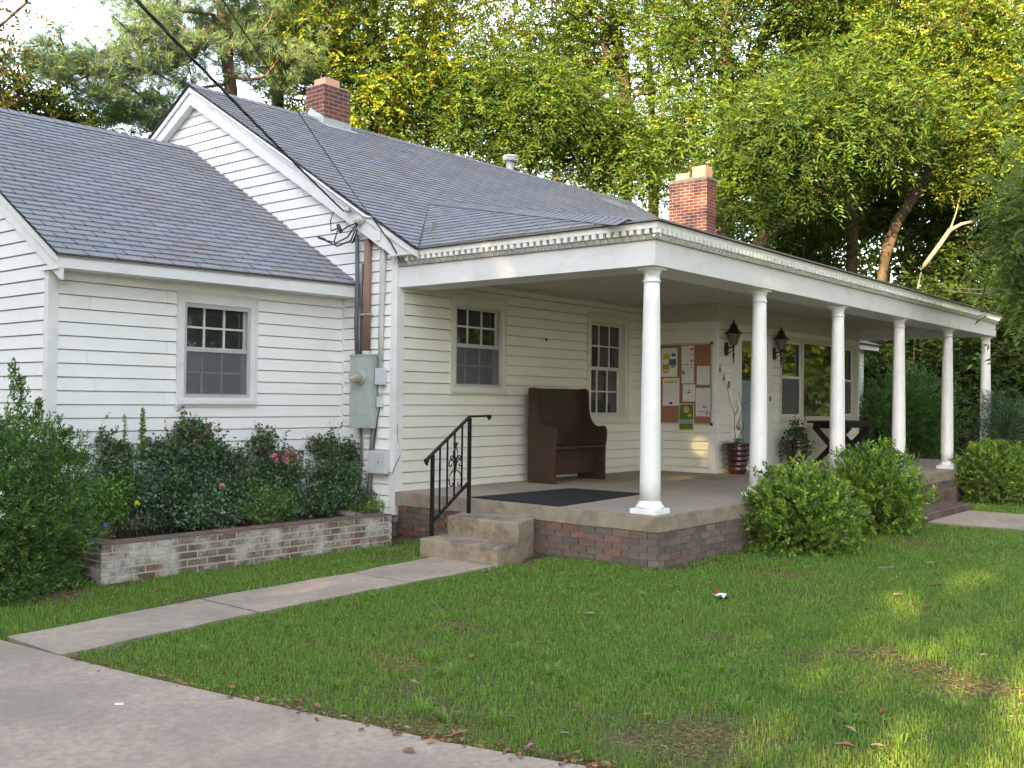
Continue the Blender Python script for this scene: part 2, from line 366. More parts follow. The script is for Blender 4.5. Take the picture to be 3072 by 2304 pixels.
# ================================================================== HOUSE
rng = random.Random(5)
H = thing('house', 'white clapboard single storey house with a columned front porch and grey shingle roofs', 'house', (0, 0, GZ))
EXP = .1333
def siding(name, O, U, N, poly, phase, holes=(), exp=EXP, mat='siding'):
    mb = MB()
    tiles(mb, O, U, (0, 0, 1), N, poly, 3.66, exp, .020, .008, gap=.0028, stag=.37, jit=.12, vgap=.011, v0=phase, holes=holes, rng=random.Random(2), skirt='all', sb=-.018, colf=lambda r: (r.uniform(.955, 1.0),) * 3)
    tiles(mb, O, U, (0, 0, 1), N, poly, 99, exp, -.017, -.017, v0=phase, holes=holes, rng=random.Random(2), skirt='none')
    return mb.build(name, mat, H)
YW = 3.576; YD = 2.38; WY = 4.52
W1 = (-2.31, -1.31, .995, 2.21); W2 = (.915, 1.98, 1.165, 2.41); W3 = (3.87, 4.97, .78, 2.40); W4 = (7.86, 11.44, .80, 2.25); DR = (6.07, 7.54, 0.0, 2.19)
# wing front
siding('wall', (0, WY, 0), (1, 0, 0), (0, -1, 0), [(-3.68, -.32), (0, -.32), (0, 2.45), (-3.68, 2.45)], 1.132, [W1])
# wing gable (faces -X)
siding('wall', (-3.68, 0, 0), (0, 1, 0), (-1, 0, 0), [(WY, -.32), (11.3, -.32), (11.3, 2.56), (7.91, 4.58), (WY, 2.56)], 1.139)
# main gable
siding('wall', (0, 0, 0), (0, 1, 0), (-1, 0, 0), [(YW, -.33), (11.93, -.33), (11.93, 2.9), (7.75, 5.42), (YW, 2.96)], 2.212)
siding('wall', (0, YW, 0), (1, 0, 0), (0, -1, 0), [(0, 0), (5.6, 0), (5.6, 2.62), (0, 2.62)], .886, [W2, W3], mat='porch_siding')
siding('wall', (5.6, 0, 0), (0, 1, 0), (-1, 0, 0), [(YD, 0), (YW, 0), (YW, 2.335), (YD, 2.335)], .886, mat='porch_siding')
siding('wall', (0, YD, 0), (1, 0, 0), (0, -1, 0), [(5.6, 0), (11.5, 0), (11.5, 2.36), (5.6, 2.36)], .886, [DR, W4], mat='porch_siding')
siding('wall', (11.5, 0, 0), (0, 1, 0), (1, 0, 0), [(YD, -.4), (11.93, -.4), (11.93, 2.95), (7.75, 5.4), (YD, 2.6)], .886)
siding('wall', (0, 11.93, 0), (1, 0, 0), (0, 1, 0), [(0, -.4), (11.5, -.4), (11.5, 2.8), (0, 2.8)], .886)
siding('wall', (0, 11.3, 0), (1, 0, 0), (0, 1, 0), [(-3.68, -.4), (0, -.4), (0, 2.45), (-3.68, 2.45)], .886)
# small rear addition seen past the porch
siding('wall', (0, 3.6, 0), (1, 0, 0), (0, -1, 0), [(11.5, -.4), (15.07, -.4), (15.07, 2.36), (11.5, 2.36)], .886, exp=.1)
siding('wall', (15.07, 0, 0), (0, 1, 0), (1, 0, 0), [(3.6, -.4), (6.9, -.4), (6.9, 2.36), (3.6, 2.36)], .886)
# foundation bands, backing sheathing behind siding gaps
mb = MB(); mb.box((-3.66, 4.54, -.6), (-.001, 11.28, -.30)); mb.box((.012, 3.6, -.6), (11.48, 11.9, -.28)); mb.box((11.5, 3.62, -.6), (15.05, 6.88, -.38)); mb.build_split('foundation', 'mortar', H)
# trim boards
mb = MB()
mb.box((-.022, YW - .022, -.35), (.095, YW - .001, 2.62)); mb.box((-.0225, YW - .0215, -.35), (-.001, YW + .085, 2.78))
mb.box((-3.702, WY - .022, -.35), (-3.60, WY - .001, 2.33)); mb.box((-3.7025, WY - .0215, -.35), (-3.681, WY + .06, 2.31))
mb.box((-.03, WY - .03, -.32), (-.001, WY - .001, 2.31))
mb.box((5.578, YD - .022, .0), (5.67, YD - .001, 2.335)); mb.box((5.5775, YD - .0215, .0), (5.599, YD + .10, 2.335))
mb.box((5.57, YW - .03, .0), (5.599, YW - .001, 2.335))
mb.box((11.43, YD - .024, .0), (11.522, YD - .001, 2.60)); mb.box((15.03, 3.578, -.38), (15.09, 3.6, 2.34))
mb.build_split('corner_board', 'trim', H)
# frieze under the porch ceiling round the projecting room
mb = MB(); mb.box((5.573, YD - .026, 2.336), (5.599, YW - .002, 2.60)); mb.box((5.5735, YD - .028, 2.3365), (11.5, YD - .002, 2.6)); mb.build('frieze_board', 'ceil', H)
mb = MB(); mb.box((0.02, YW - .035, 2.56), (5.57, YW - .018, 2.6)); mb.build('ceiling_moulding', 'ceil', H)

# ---- roofs
TILT = .0146
def mz(x, y): return 5.563 + TILT * (x + .15) - .5937 * (7.75 - y)       # main front slope
def shcol(r):
    k = r.uniform(.92, 1.06); t = r.uniform(-1, 1)
    return (k * (1 + .05 * t), k, k * (1 - .05 * t))
def shingles(mb, P0, P1, P2, polyw, seed, w=.305, h=.127):
    """plane with eave direction P0->P1 and up-slope point P2; polyw: world points lying on it"""
    P0, P1, P2 = map(Vector, (P0, P1, P2)); U = (P1 - P0).normalized(); Vv = (P2 - P0); Vv = (Vv - U * Vv.dot(U)).normalized(); N = U.cross(Vv)
    if N.z < 0: N = -N
    pl = [((Vector(p) - P0).dot(U), (Vector(p) - P0).dot(Vv)) for p in polyw]
    tiles(mb, P0, U, Vv, N, pl, w, h, 0.016, .002, gap=.011, rng=random.Random(seed), colf=shcol, jit=.03)
    Pd = [P0 + U * a + Vv * b for a, b in pl]
    mb.col = (.16, .16, .17); mb.prism([p - N * .016 for p in Pd], N * .017); mb.col = (1, 1, 1)
XL, XR = -.17, 11.52
Kc = (-.11, -.04, 2.822); K2 = (-.11, .30, 2.822); T = (1.904, 4.912, 3.893); TV = (-.11, 3.12, 2.822)
mb = MB()
rl = (XL, 7.75, mz(XL, 7.75)); rr = (XR, 7.75, mz(XR, 7.75))
shingles(mb, (XL, 3.12, mz(XL, 3.12)), (XR, 3.12, mz(XR, 3.12)), rl, [(XL, 3.12, mz(XL, 3.12)), (XR, 3.12, mz(XR, 3.12)), rr, rl], 3)
shingles(mb, (XR, 12.4, mz(XR, 3.1)), (XL, 12.4, mz(XL, 3.1)), rl, [(XR, 12.4, mz(XR, 3.1)), (XL, 12.4, mz(XL, 3.1)), rl, rr], 4)
# ridge caps
n = 76
for i in range(n):
    xa = XL + (XR - XL) * i / n; xb = XL + (XR - XL) * (i + 1.25) / n; zc = mz((xa + xb) / 2, 7.75) + .018
    mb.col = shcol(rng)
    mb.add([(xa, 7.60, zc - .085), (xb, 7.60, zc - .088), (xb, 7.75, zc - .001), (xa, 7.75, zc + .008)], [(0, 1, 2, 3)])
    mb.add([(xa, 7.75, zc + .008), (xb, 7.75, zc - .001), (xb, 7.90, zc - .088), (xa, 7.90, zc - .085)], [(0, 1, 2, 3)])
mb.col = (1, 1, 1); mb.build('roof', 'shingle', H)
# porch roof: hip end facing the drive and low front slope
mb = MB()
shingles(mb, TV, K2, T, [TV, K2, T], 6)
e = Vector((12.53, -.04, 2.822)); tr = Vector((12.53, 4.912, 3.893))
mb.col = (.8, .8, .8)
mb.add([Kc, e, tr, T, K2], [(0, 1, 2, 3, 4)]); mb.add([(x, y, z - .014) for x, y, z in (Kc, e, tr, T, K2)], [(4, 3, 2, 1, 0)])
# hip caps
a0, b0 = Vector(K2), Vector(T); n = 44; d = (b0 - a0) / n; s1 = Vector((-.55, .2, -.24)).normalized() * .15; s2 = Vector((.11, -.03, .006))
for i in range(n):
    p = a0 + d * i; q = p + d * 1.25; mb.col = shcol(rng); up = Vector((0, 0, .012)); u2 = Vector((0, 0, .004))
    mb.add([p + s1 + up, q + s1 + u2, q + u2 + Vector((0, 0, .012)), p + up + Vector((0, 0, .014))], [(0, 1, 2, 3)])
    mb.add([p + up + Vector((0, 0, .014)), q + u2 + Vector((0, 0, .012)), q + s2 + u2, p + s2 + up], [(0, 1, 2, 3)])
# valley line
mb.col = (.3, .3, .3); mb.bar(Vector(TV) + Vector((0, 0, .012)), Vector(T) + Vector((0, 0, .012)), .018, dp=.012)
mb.col = (1, 1, 1); mb.build('porch_roof', 'shingle', H)
# wing roof
def wz(x, y): return 4.70 + .017 * x - .600 * (7.934 - y)
mb = MB(); A = [(-3.76, 4.225, wz(-3.76, 4.225)), (-.002, 4.225, wz(-.002, 4.225))]; Bq = [(-.002, 7.934, wz(-.002, 7.934)), (-3.76, 7.934, wz(-3.76, 7.934))]
shingles(mb, A[0], A[1], Bq[1], [A[0], A[1], Bq[0], Bq[1]], 8)
C2 = [(-.002, 11.64, wz(-.002, 4.225)), (-3.76, 11.64, wz(-3.76, 4.225))]
shingles(mb, C2[0], C2[1], Bq[0], [C2[0], C2[1], Bq[1], Bq[0]], 9)
for i in range(26):
    xa = -3.76 + 3.75 * i / 26; xb = min(-.003, xa + .18); z = wz(xa, 7.934) + .022; mb.col = shcol(rng)
    mb.add([(xa, 7.8, z - .08), (xb, 7.8, z - .083), (xb, 7.934, z - .004), (xa, 7.934, z + .006)], [(0, 1, 2, 3)]); mb.add([(xa, 7.934, z + .006), (xb, 7.934, z - .004), (xb, 8.07, z - .083), (xa, 8.07, z - .08)], [(0, 1, 2, 3)])
mb.col = (1, 1, 1); mb.build('wing_roof', 'shingle', H)
mb = MB(); shingles(mb, (11.53, 3.40, 2.475), (15.75, 3.40, 2.475), (11.53, 5.25, 3.2), [(11.53, 3.40, 2.475), (15.75, 3.40, 2.475), (15.07, 5.25, 3.2), (11.53, 5.25, 3.2)], 11, .305, .127); mb.build('rear_addition_roof', 'shingle', H)

# ---- rake boards, fascias, soffits
def band(mb, p, q, drop, th, dirn):
    """board whose top edge runs p-q, hangs down by drop, thickness th along dirn"""
    p = Vector(p); q = Vector(q); dz = Vector((0, 0, -drop)); mb.prism([p, q, q + dz, p + dz], Vector(dirn) * th)
mb = MB(); X0 = -.15
pr1 = [(X0, 3.14, mz(X0, 3.14) - .035), (X0, 7.75, mz(X0, 7.75) - .035)]
band(mb, pr1[0], pr1[1], .075, .05, (1, 0, 0)); band(mb, (X0, 12.36, mz(X0, 3.14) - .035), pr1[1], .075, .05, (1, 0, 0))
mb.build_split('crown_moulding', 'trim', H)
mb = MB(); X1 = -.125
# main rake board with a returning foot at the eave
zt = lambda y: mz(X1, y) - .112
mb.prism([(X1, 3.17, 2.775), (X1, 3.42, 2.772), (X1, 3.55, 2.765), (X1, 7.75, zt(7.75) - .17), (X1, 7.75, zt(7.75)), (X1, 3.22, zt(3.22) + .02)], (.10, 0, 0))
mb.prism([(X1, 12.3, 2.76), (X1, 7.75, zt(7.75) - .17), (X1, 7.75, zt(7.75)), (X1, 12.3, zt(3.2))], (.10, 0, 0))
# wing rake boards
def wzt(y): return wz(-3.74, y) - .035
band(mb, (-3.74, 4.24, wzt(4.24)), (-3.74, 7.934, wzt(7.934)), .07, .04, (1, 0, 0)); band(mb, (-3.74, 11.6, wzt(4.26)), (-3.74, 7.934, wzt(7.934)), .07, .04, (1, 0, 0))
band(mb, (-3.715, 4.24, wzt(4.24) - .065), (-3.715, 7.934, wzt(7.934) - .065), .15, .03, (1, 0, 0)); band(mb, (-3.715, 11.6, wzt(4.26) - .065), (-3.715, 7.934, wzt(7.934) - .065), .15, .03, (1, 0, 0))
mb.build_split('rake_board', 'trim', H)
mb = MB()
mb.prism([(-3.72, 4.235, 2.285), (-.004, 4.235, 2.318), (-.004, 4.235, 2.463), (-3.72, 4.235, 2.401)], (0, .022, 0))
mb.box((-.14, 3.19, 2.752), (-.024, 3.60, 2.772))
mb.box((11.53, 3.44, 2.35), (15.70, 3.46, 2.465)); mb.box((11.53, 3.461, 2.35), (15.68, 3.66, 2.37))
mb.box((-.15, 12.36, 2.62), (11.5, 12.38, 2.8)); mb.box((-3.72, 11.6, 2.28), (-.004, 11.62, 2.45))
mb.build_split('fascia', 'trim', H)
mb = MB()
mb.prism([(-3.70, 4.257, 2.289), (-.004, 4.257, 2.318), (-.004, 4.519, 2.318), (-3.70, 4.519, 2.289)], (0, 0, .012))
mb.box((-3.735, 4.258, 2.275), (-3.684, 4.60, 2.288)); mb.box((-.14, 11.94, 2.6), (11.5, 12.35, 2.62))
mb.build_split('soffit', 'siding', H)
mb = MB()  # dark drip edges
mb.bar((-3.77, 4.224, wz(-3.77, 4.222) - .016), (-.004, 4.224, wz(0, 4.222) - .016), .010, dp=.012)
mb.bar((-.112, -.045, 2.815), (-.112, 3.14, 2.815), .010, dp=.016); mb.bar((-.11, -.045, 2.815), (12.53, -.045, 2.815), .010, dp=.016)
mb.build_split('drip_edge', 'drip', H)

# ---- porch entablature
XE = 12.42
mb = MB()
mb.box((.007, .063, 2.40), (XE, .52, 2.647)); mb.box((.0075, .5205, 2.4005), (.46, YW - .001, 2.646)); mb.box((XE - .42, .521, 2.4005), (XE - .001, YW, 2.646))
mb.build('porch_beam', 'trim', H, bevel=.004)
mb = MB()
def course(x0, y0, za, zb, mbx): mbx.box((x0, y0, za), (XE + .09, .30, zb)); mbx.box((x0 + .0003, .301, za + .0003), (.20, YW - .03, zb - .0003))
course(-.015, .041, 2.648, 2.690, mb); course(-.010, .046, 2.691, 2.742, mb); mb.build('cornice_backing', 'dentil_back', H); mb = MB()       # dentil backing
course(-.084, -.0135, 2.743, 2.803, mb)     # fascia above
# upper dentils and the little coves below them
def block(x, y, front):
    wd = .0235
    if front:
        mb.box((x - wd, -.022, 2.695), (x + wd, .0455, 2.7425)); mb.add([(x - .036, .0405, 2.652), (x + .036, .0405, 2.652), (x + .028, .006, 2.688), (x - .028, .006, 2.688), (x - .036, .0405, 2.6895), (x + .036, .0405, 2.6895)], [(0, 1, 2, 3), (3, 2, 5, 4), (0, 3, 4), (1, 5, 2)])
    else:
        mb.box((-.080, y - wd, 2.695), (-.0105, y + wd, 2.7425)); mb.add([(-.0155, y - .036, 2.652), (-.0155, y + .036, 2.652), (-.050, y + .028, 2.688), (-.050, y - .028, 2.688), (-.0155, y - .036, 2.6895), (-.0155, y + .036, 2.6895)], [(3, 2, 1, 0), (4, 5, 2, 3), (4, 3, 0), (2, 5, 1)])
PI_ = .0878
for i in range(int(3.5 / PI_)): block(0, .02 + i * PI_, False)
for i in range(int(12.45 / PI_) + 1): block(-.035 + i * PI_, 0, True)
mb.build('dentil_cornice', 'dentil', H)
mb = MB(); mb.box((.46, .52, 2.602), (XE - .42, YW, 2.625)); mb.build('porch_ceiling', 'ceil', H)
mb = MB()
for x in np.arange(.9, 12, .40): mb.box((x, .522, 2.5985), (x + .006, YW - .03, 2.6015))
mb.build('ceiling_batten', 'ceil', H)

# ---- columns
CX_ = [.185, 2.556, 4.93, 7.37, 9.84, 12.264]
def column(x):
    y = .205; mb = MB()
    prof = []
    for i in range(13):
        t = i / 12; prof.append((.102 - .024 * t ** 1.6, .115 + t * (2.255 - .115)))
    mb.lathe((x, y, 0), prof, 32); c = mb.build('porch_column', 'column', H, smooth=True)
    cp = MB(); cp.lathe((x, y, 0), [(.0785, 2.253), (.088, 2.258), (.090, 2.268), (.086, 2.277), (.0785, 2.281), (.078, 2.335), (.084, 2.342), (.086, 2.348), (.086, 2.352), (.094, 2.366), (.103, 2.378)], 32); cp.build('capital', 'column', c, smooth=True)
    ab = MB(); ab.box((x - .108, y - .108, 2.378), (x + .108, y + .108, 2.3995)); ab.build('abacus', 'column', c, bevel=.003)
    bs = MB(); bs.lathe((x, y, 0), [(.134, .052), (.140, .060), (.140, .075), (.128, .083), (.122, .090), (.117, .098), (.117, .108), (.108, .116), (.101, .128)], 32); bs.build('base', 'column', c, smooth=True)
    pl = MB(); pl.box((x - .143, y - .143, 0.001), (x + .143, y + .143, .052)); pl.build('plinth', 'column', c, bevel=.006)
for x in CX_: column(x)

# ---- porch floor and brick base
mb = MB(); mb.box((-.018, -.018, -.156), (12.70, YW, 0)); o = mb.build('porch_floor', 'concrete', H, bevel=.008)
mb = MB(); mb.add([(-.006, -.006, .002), (12.69, -.006, .002), (12.69, YW - .02, .002), (-.006, YW - .02, .002)], [(0, 1, 2, 3)]); mb.build('floor_surface', 'slabtop', H)
BR = [(.170, .112, .095), (.150, .105, .092), (.135, .105, .098), (.175, .135, .115), (.22, .105, .08), (.125, .100, .095), (.20, .16, .135), (.105, .095, .095), (.155, .115, .10)]
BL = [(.19, .08, .06), (.16, .075, .06), (.09, .075, .07), (.17, .09, .07), (.13, .085, .07)]
def brc(P, j=.15):
    def f(r):
        c = r.choice(P); k = r.uniform(1 - j, 1 + j); return tuple(x * k * r.uniform(.97, 1.03) for x in c)
    return f
mb = MB(); mm = .011
tiles(mb, (0, -.003, 0), (1, 0, 0), (0, 0, 1), (0, -1, 0), [(-.02, -.56), (5.9, -.56), (5.9, -.158), (-.02, -.158)], .203, .0667, .012, .012, gap=mm, vgap=mm, v0=-.158, rng=random.Random(12), colf=brc(BR), skirt='all')
tiles(mb, (0, -.003, 0), (1, 0, 0), (0, 0, 1), (0, -1, 0), [(7.8, -.56), (12.68, -.56), (12.68, -.158), (7.8, -.158)], .203, .0667, .012, .012, gap=mm, vgap=mm, v0=-.158, rng=random.Random(13), colf=brc(BR), skirt='all')
tiles(mb, (-.003, 0, 0), (0, 1, 0), (0, 0, 1), (-1, 0, 0), [(-.01, -.58), (1.25, -.58), (1.25, -.158), (-.01, -.158)], .203, .0667, .012, .012, gap=mm, vgap=mm, v0=-.158, rng=random.Random(14), colf=brc(BR), skirt='all')
tiles(mb, (-.003, 0, 0), (0, 1, 0), (0, 0, 1), (-1, 0, 0), [(1.25, -.58), (3.50, -.58), (3.50, -.158), (1.25, -.158)], .203, .0667, .012, .012, gap=mm, vgap=mm, v0=-.158, rng=random.Random(15), colf=brc(BL), skirt='all')
bb = mb.build_split('brick_base', 'brick', H, tol=.012)
mb = MB(); mb.box((0, 0, -.62), (12.66, 3.5, -.157)); mb.build('mortar_core', 'mortar', bb)

# ---- chimneys
def bricks_box(mb, x0, x1, y0, y1, z0, z1, seed, P, bw=.203, bh=.0667, off=.004):
    for O, U, N, L in (((x0, 0, 0), (0, 1, 0), (-1, 0, 0), (y0, y1)), ((0, y0, 0), (1, 0, 0), (0, -1, 0), (x0, x1)), ((x1, 0, 0), (0, 1, 0), (1, 0, 0), (y0, y1)), ((0, y1, 0), (1, 0, 0), (0, 1, 0), (x0, x1))):
        tiles(mb, O, U, (0, 0, 1), N, [(L[0] - off * 0, z0), (L[1], z0), (L[1], z1), (L[0], z1)], bw, bh, off, off, gap=.011, vgap=.011, v0=z1, u0=L[0], rng=random.Random(seed), colf=brc(P), skirt='all'); seed += 1
CB = [(.165, .056, .049), (.17, .055, .050), (.15, .05, .046), (.205, .066, .054), (.125, .046, .044)]
mb = MB(); bricks_box(mb, 2.11, 2.66, 7.49, 7.93, 5.2, 6.105, 20, CB); ch = mb.build('chimney', 'brick_red', H)
mb = MB(); mb.box((2.111, 7.491, 5.2), (2.659, 7.929, 6.112)); mb.build('mortar_core', 'mortar_light', ch)
mb = MB(); x0, x1, y0, y1 = 2.20, 2.50, 7.56, 7.84; mb.box((x0, y0, 6.10), (x1, y1, 6.245)); mb.build('flue_tile', 'clay', ch, bevel=.006)
mb = MB()   # stepped flashing
zf = lambda y: mz(2.1, y)
mb.prism([(2.10, 7.478, zf(7.478) + .01), (2.10, 7.478, zf(7.478) + .14), (2.10, 7.80, 5.66 + .10), (2.10, 7.94, 5.60), (2.10, 7.75, 5.58)], (-.008, 0, 0))
mb.box((2.095, 7.474, zf(7.478) + .0), (2.68, 7.482, zf(7.478) + .125)); mb.prism([(2.08, 7.476, zf(7.476) + .02), (2.75, 7.476, zf(7.476) + .03), (2.75, 7.37, zf(7.37) + .028), (2.08, 7.37, zf(7.37) + .022)], (0, 0, .006))
mb.prism([(2.662, 7.478, zf(7.478) + .01), (2.662, 7.478, zf(7.478) + .14), (2.662, 7.80, 5.76), (2.662, 7.94, 5.60), (2.662, 7.75, 5.58)], (.008, 0, 0))
mb.build('flashing', 'galv', ch)
mb = MB(); bricks_box(mb, 11.56, 12.0, 5.80, 6.75, 3.5, 6.04, 40, CB, bw=.215, bh=.0705); ch = mb.build('chimney', 'brick_red', H)
mb = MB(); mb.box((11.562, 5.802, -.5), (11.998, 6.748, 6.045)); mb.build('mortar_core', 'mortar_light', ch)
mb = MB(); mb.prism([(11.545, 5.785, 6.045), (12.015, 5.785, 6.045), (12.015, 6.765, 6.045), (11.545, 6.765, 6.045)], (0, 0, .055)); mb.build('cap', 'mortar', ch, bevel=.02)
mb = MB(); mb.box((11.62, 5.86, 6.10), (11.93, 6.20, 6.36)); mb.build('flue_tile', 'clay', ch, bevel=.006)
mb = MB(); mb.box((11.62, 6.27, 6.10), (11.93, 6.62, 6.25)); mb.build('flue_tile', 'clay', ch, bevel=.006)
# roof vents
mb = MB(); mb.lathe((7.52, 8.1, 0), [(.075, 5.4), (.075, 5.97)], 16); vp = mb.build('vent_pipe', 'galv', H, smooth=True)
mb = MB(); mb.lathe((7.52, 8.1, 0), [(.10, 5.97), (.15, 5.985), (.15, 6.0), (.10, 6.005), (.15, 6.01), (.155, 6.03), (.10, 6.035), (.155, 6.04), (.165, 6.06), (.15, 6.085), (.09, 6.10)], 20); mb.build('vent_cap', 'palepipe', vp, smooth=True)
mb = MB(); mb.lathe((.48, 3.45, 0), [(.03, 3.0), (.03, 3.22)], 12); mb.build('vent_stub', 'drip', H)

# ---- windows
def window(spec, Y, cw, ct, cm='trim', sill=True, muntin=True, screen=True, storm=True, shift=.0):
    x0, x1, z0, z1 = spec; f = -1
    mb = MB()
    # casing boards and outer channel
    ix0, ix1, iz0, iz1 = x0 + cw, x1 - cw, z0 + (.085 if sill else cw), z1 - ct
    def fr(a0, a1, c0, c1, b0, b1, d0, d1, ya, yb):
        mb.box((a0, ya, c0), (b0, yb, c1)); mb.box((b1, ya, c0), (a1, yb, c1)); mb.box((b0, ya, d1), (b1, yb, c1)); mb.box((b0, ya, c0), (b1, yb, d0))
    fr(x0, x1, z0, z1, ix0, ix1, iz0, iz1, Y - .024, Y + .10)
    fr(x0 - .014, x1 + .014, z0 - .012, z1 + .012, x0 - .001, x1 + .001, z0 - .001, z1 + .001, Y - .033, Y - .0005)
    fr(x0 + .0005, x1 - .0005, z0 + .0005, z1 - .0005, x0 + .016, x1 - .016, z0 + .016, z1 - .016, Y - .032, Y - .0245)
    wn = mb.build('window', cm, H)
    if sill: mb = MB(); mb.box((x0 + .01, Y - .055, z0 + .012), (x1 - .01, Y - .0335, z0 + .062)); mb.build('sill', cm, wn, bevel=.004)
    mid = (iz0 + iz1) / 2 + .01
    if storm:
        mb = MB(); s = .036
        fr(ix0 + .001, ix1 - .001, iz0 + .001, iz1 - .001, ix0 + s, ix1 - s, iz0 + s, iz1 - s * 1.3, Y - .012, Y + .012)
        mb.box((ix0 + s, Y - .008, mid - .022), (ix1 - s, Y + .012, mid + .018)); mb.build('storm_frame', 'alum', wn)
        if screen: mb = MB(); mb.box((ix0 + s, Y + .002, iz0 + s), (ix1 - s, Y + .004, mid - .022)); mb.build_split('screen', 'screen', wn)
    # sashes
    mb = MB(); ya, yb = Y + .055, Y + .085
    def sash(c0, c1, ya, yb):
        r = .04
        mb.box((ix0, ya, c0), (ix0 + r, yb, c1)); mb.box((ix1 - r, ya, c0), (ix1, yb, c1)); mb.box((ix0 + r, ya, c1 - r), (ix1 - r, yb, c1)); mb.box((ix0 + r, ya, c0), (ix1 - r, yb, c0 + r * 1.25))
        if muntin:
            g0, g1 = ix0 + r, ix1 - r
            for k in (1, 2): xx = g0 + (g1 - g0) * k / 3; mb.box((xx - .011, ya + .004, c0 + r), (xx + .011, yb - .006, c1 - r))
            zz = (c0 + r * 1.25 + c1 - r) / 2; mb.box((g0, ya + .0035, zz - .011), (g1, yb - .0065, zz + .011))
    sash(mid - .02, iz1, ya, yb); sash(iz0, mid + .02, ya + .031, yb + .031)
    mb.build_split('sash', 'sash', wn)
    mb = MB(); mb.box((ix0 + .02, Y + .074, mid), (ix1 - .02, Y + .078, iz1 - .02)); mb.box((ix0 + .02, Y + .105, iz0 + .02), (ix1 - .02, Y + .109, mid)); mb.build('pane', 'glass', wn)
    mb = MB(); mb.box((ix0 - .01, Y + .119, iz0 - .01), (ix1 + .01, Y + .125, iz1 + .01)); mb.build('dark_interior', 'ink', wn)
    return wn
window(W1, WY, .078, .115)
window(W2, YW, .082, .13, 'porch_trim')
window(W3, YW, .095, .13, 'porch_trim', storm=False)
# triple window by the door: casing, three lights
x0, x1, z0, z1 = W4
mb = MB()
for a, b in ((x0, x0 + .07), (8.77, 8.84), (10.42, 10.49), (x1 - .22, x1)): mb.box((a, YD - .026, z0), (b, YD + .06, z1))
for a, b in ((x0 + .07, 8.77), (8.84, 10.42), (10.49, x1 - .22)): mb.box((a, YD - .024, z1 - .09), (b, YD + .06, z1)); mb.box((a, YD - .024, z0), (b, YD + .06, z0 + .06))
mb.box((x0, YD - .05, z0 - .02), (x1, YD - .027, z0 + .02))
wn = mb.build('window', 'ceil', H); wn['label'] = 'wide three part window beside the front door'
mb = MB()
for a, b in ((x0 + .07, 8.77), (10.49, x1 - .22)):
    mb.box((a, YD, 1.515), (b, YD + .03, 1.56)); mb.box((a, YD + .002, z0 + .06), (a + .035, YD + .03, z1 - .09)); mb.box((b - .035, YD + .002, z0 + .06), (b, YD + .03, z1 - .09)); mb.box((a + .035, YD + .003, z0 + .06), (b - .035, YD + .03, z0 + .1)); mb.box((a + .035, YD + .003, z1 - .125), (b - .035, YD + .03, z1 - .09))
mb.build_split('sash', 'sash', wn)
mb = MB(); mb.box((x0 + .06, YD + .045, z0 + .05), (8.78, YD + .05, z1 - .08)); mb.box((8.83, YD + .03, z0 + .05), (10.43, YD + .036, z1 - .08)); mb.box((10.48, YD + .045, z0 + .05), (x1 - .21, YD + .05, z1 - .08)); mb.build('pane', 'glass', wn)
mb = MB(); mb.box((x0 + .105, YD + .015, z0 + .10), (8.735, YD + .017, 1.515)); mb.box((10.525, YD + .015, z0 + .10), (x1 - .255, YD + .017, 1.515)); mb.build_split('screen', 'screen', wn)
mb = MB(); mb.box((x0 + .05, YD + .061, z0 + .04), (x1 - .2, YD + .07, z1 - .07)); mb.build('dark_interior', 'ink', wn)
# ---- door
mb = MB(); mb.box((6.07, YD - .03, .0), (6.42, YD + .03, 2.19)); mb.box((7.36, YD - .03, 0), (7.54, YD + .03, 2.19)); mb.box((6.42, YD - .029, 2.09), (7.36, YD + .03, 2.19)); mb.box((6.42, YD - .04, .002), (7.36, YD + .1, .11)); mb.build('door_casing', 'trim', H)
mb = MB(); mb.box((6.421, YD - .005, .111), (6.45, YD + .02, 2.089)); mb.box((7.33, YD - .005, .111), (7.359, YD + .02, 2.089)); mb.box((6.45, YD - .005, 1.42), (7.33, YD + .02, 1.45)); mb.box((6.45, YD - .005, 2.06), (7.33, YD + .02, 2.089)); mb.box((6.45, YD - .004, .111), (7.33, YD + .0195, .16))
for zz in (.35, .95): mb.box((6.56, YD - .004, zz), (7.22, YD + .006, zz + .45))
mb.box((6.45, YD + .006, .16), (7.33, YD + .019, 1.42)); d = mb.build('door', 'door', H)
mb = MB(); mb.box((6.45, YD + .008, 1.45), (7.33, YD + .012, 2.06)); mb.build('glass', 'glass', d)
mb = MB(); mb.box((7.275, YD - .045, 1.06), (7.295, YD - .02, 1.2)); mb.box((7.27, YD - .03, 1.05), (7.30, YD - .006, 1.21)); mb.build('handle', 'lampblack', d)
mb = MB(); mb.box((7.435, YD - .042, 1.12), (7.465, YD - .031, 1.20)); mb.build('doorbell', 'lampblack', H)

# ================================================================== THINGS ROUND THE HOUSE
def single(mb, name, mat, label, cat, loc, group=None, **k):
    o = mb.build(name, mat, None, loc=loc, **k); return tag(o, label, cat, group)
# concrete steps
st = thing('concrete_steps', 'two worn concrete steps leading up to the corner of the porch', 'steps', (-.5, 1.7, GZ))
mb = MB(); mb.prism([(-.034, 1.46, -.56), (-.034, 2.39, -.56), (-.56, 2.21, -.56), (-.545, 1.265, -.56)], (0, 0, .435)); mb.build('upper_step', 'step_concrete', st, bevel=.016)
mb = MB(); mb.prism([(-.5455, 1.2655, -.56), (-.5605, 2.25, -.56), (-.99, 2.19, -.56), (-.972, 1.175, -.56)], (0, 0, .245)); mb.build('lower_step', 'step_concrete', st, bevel=.016)
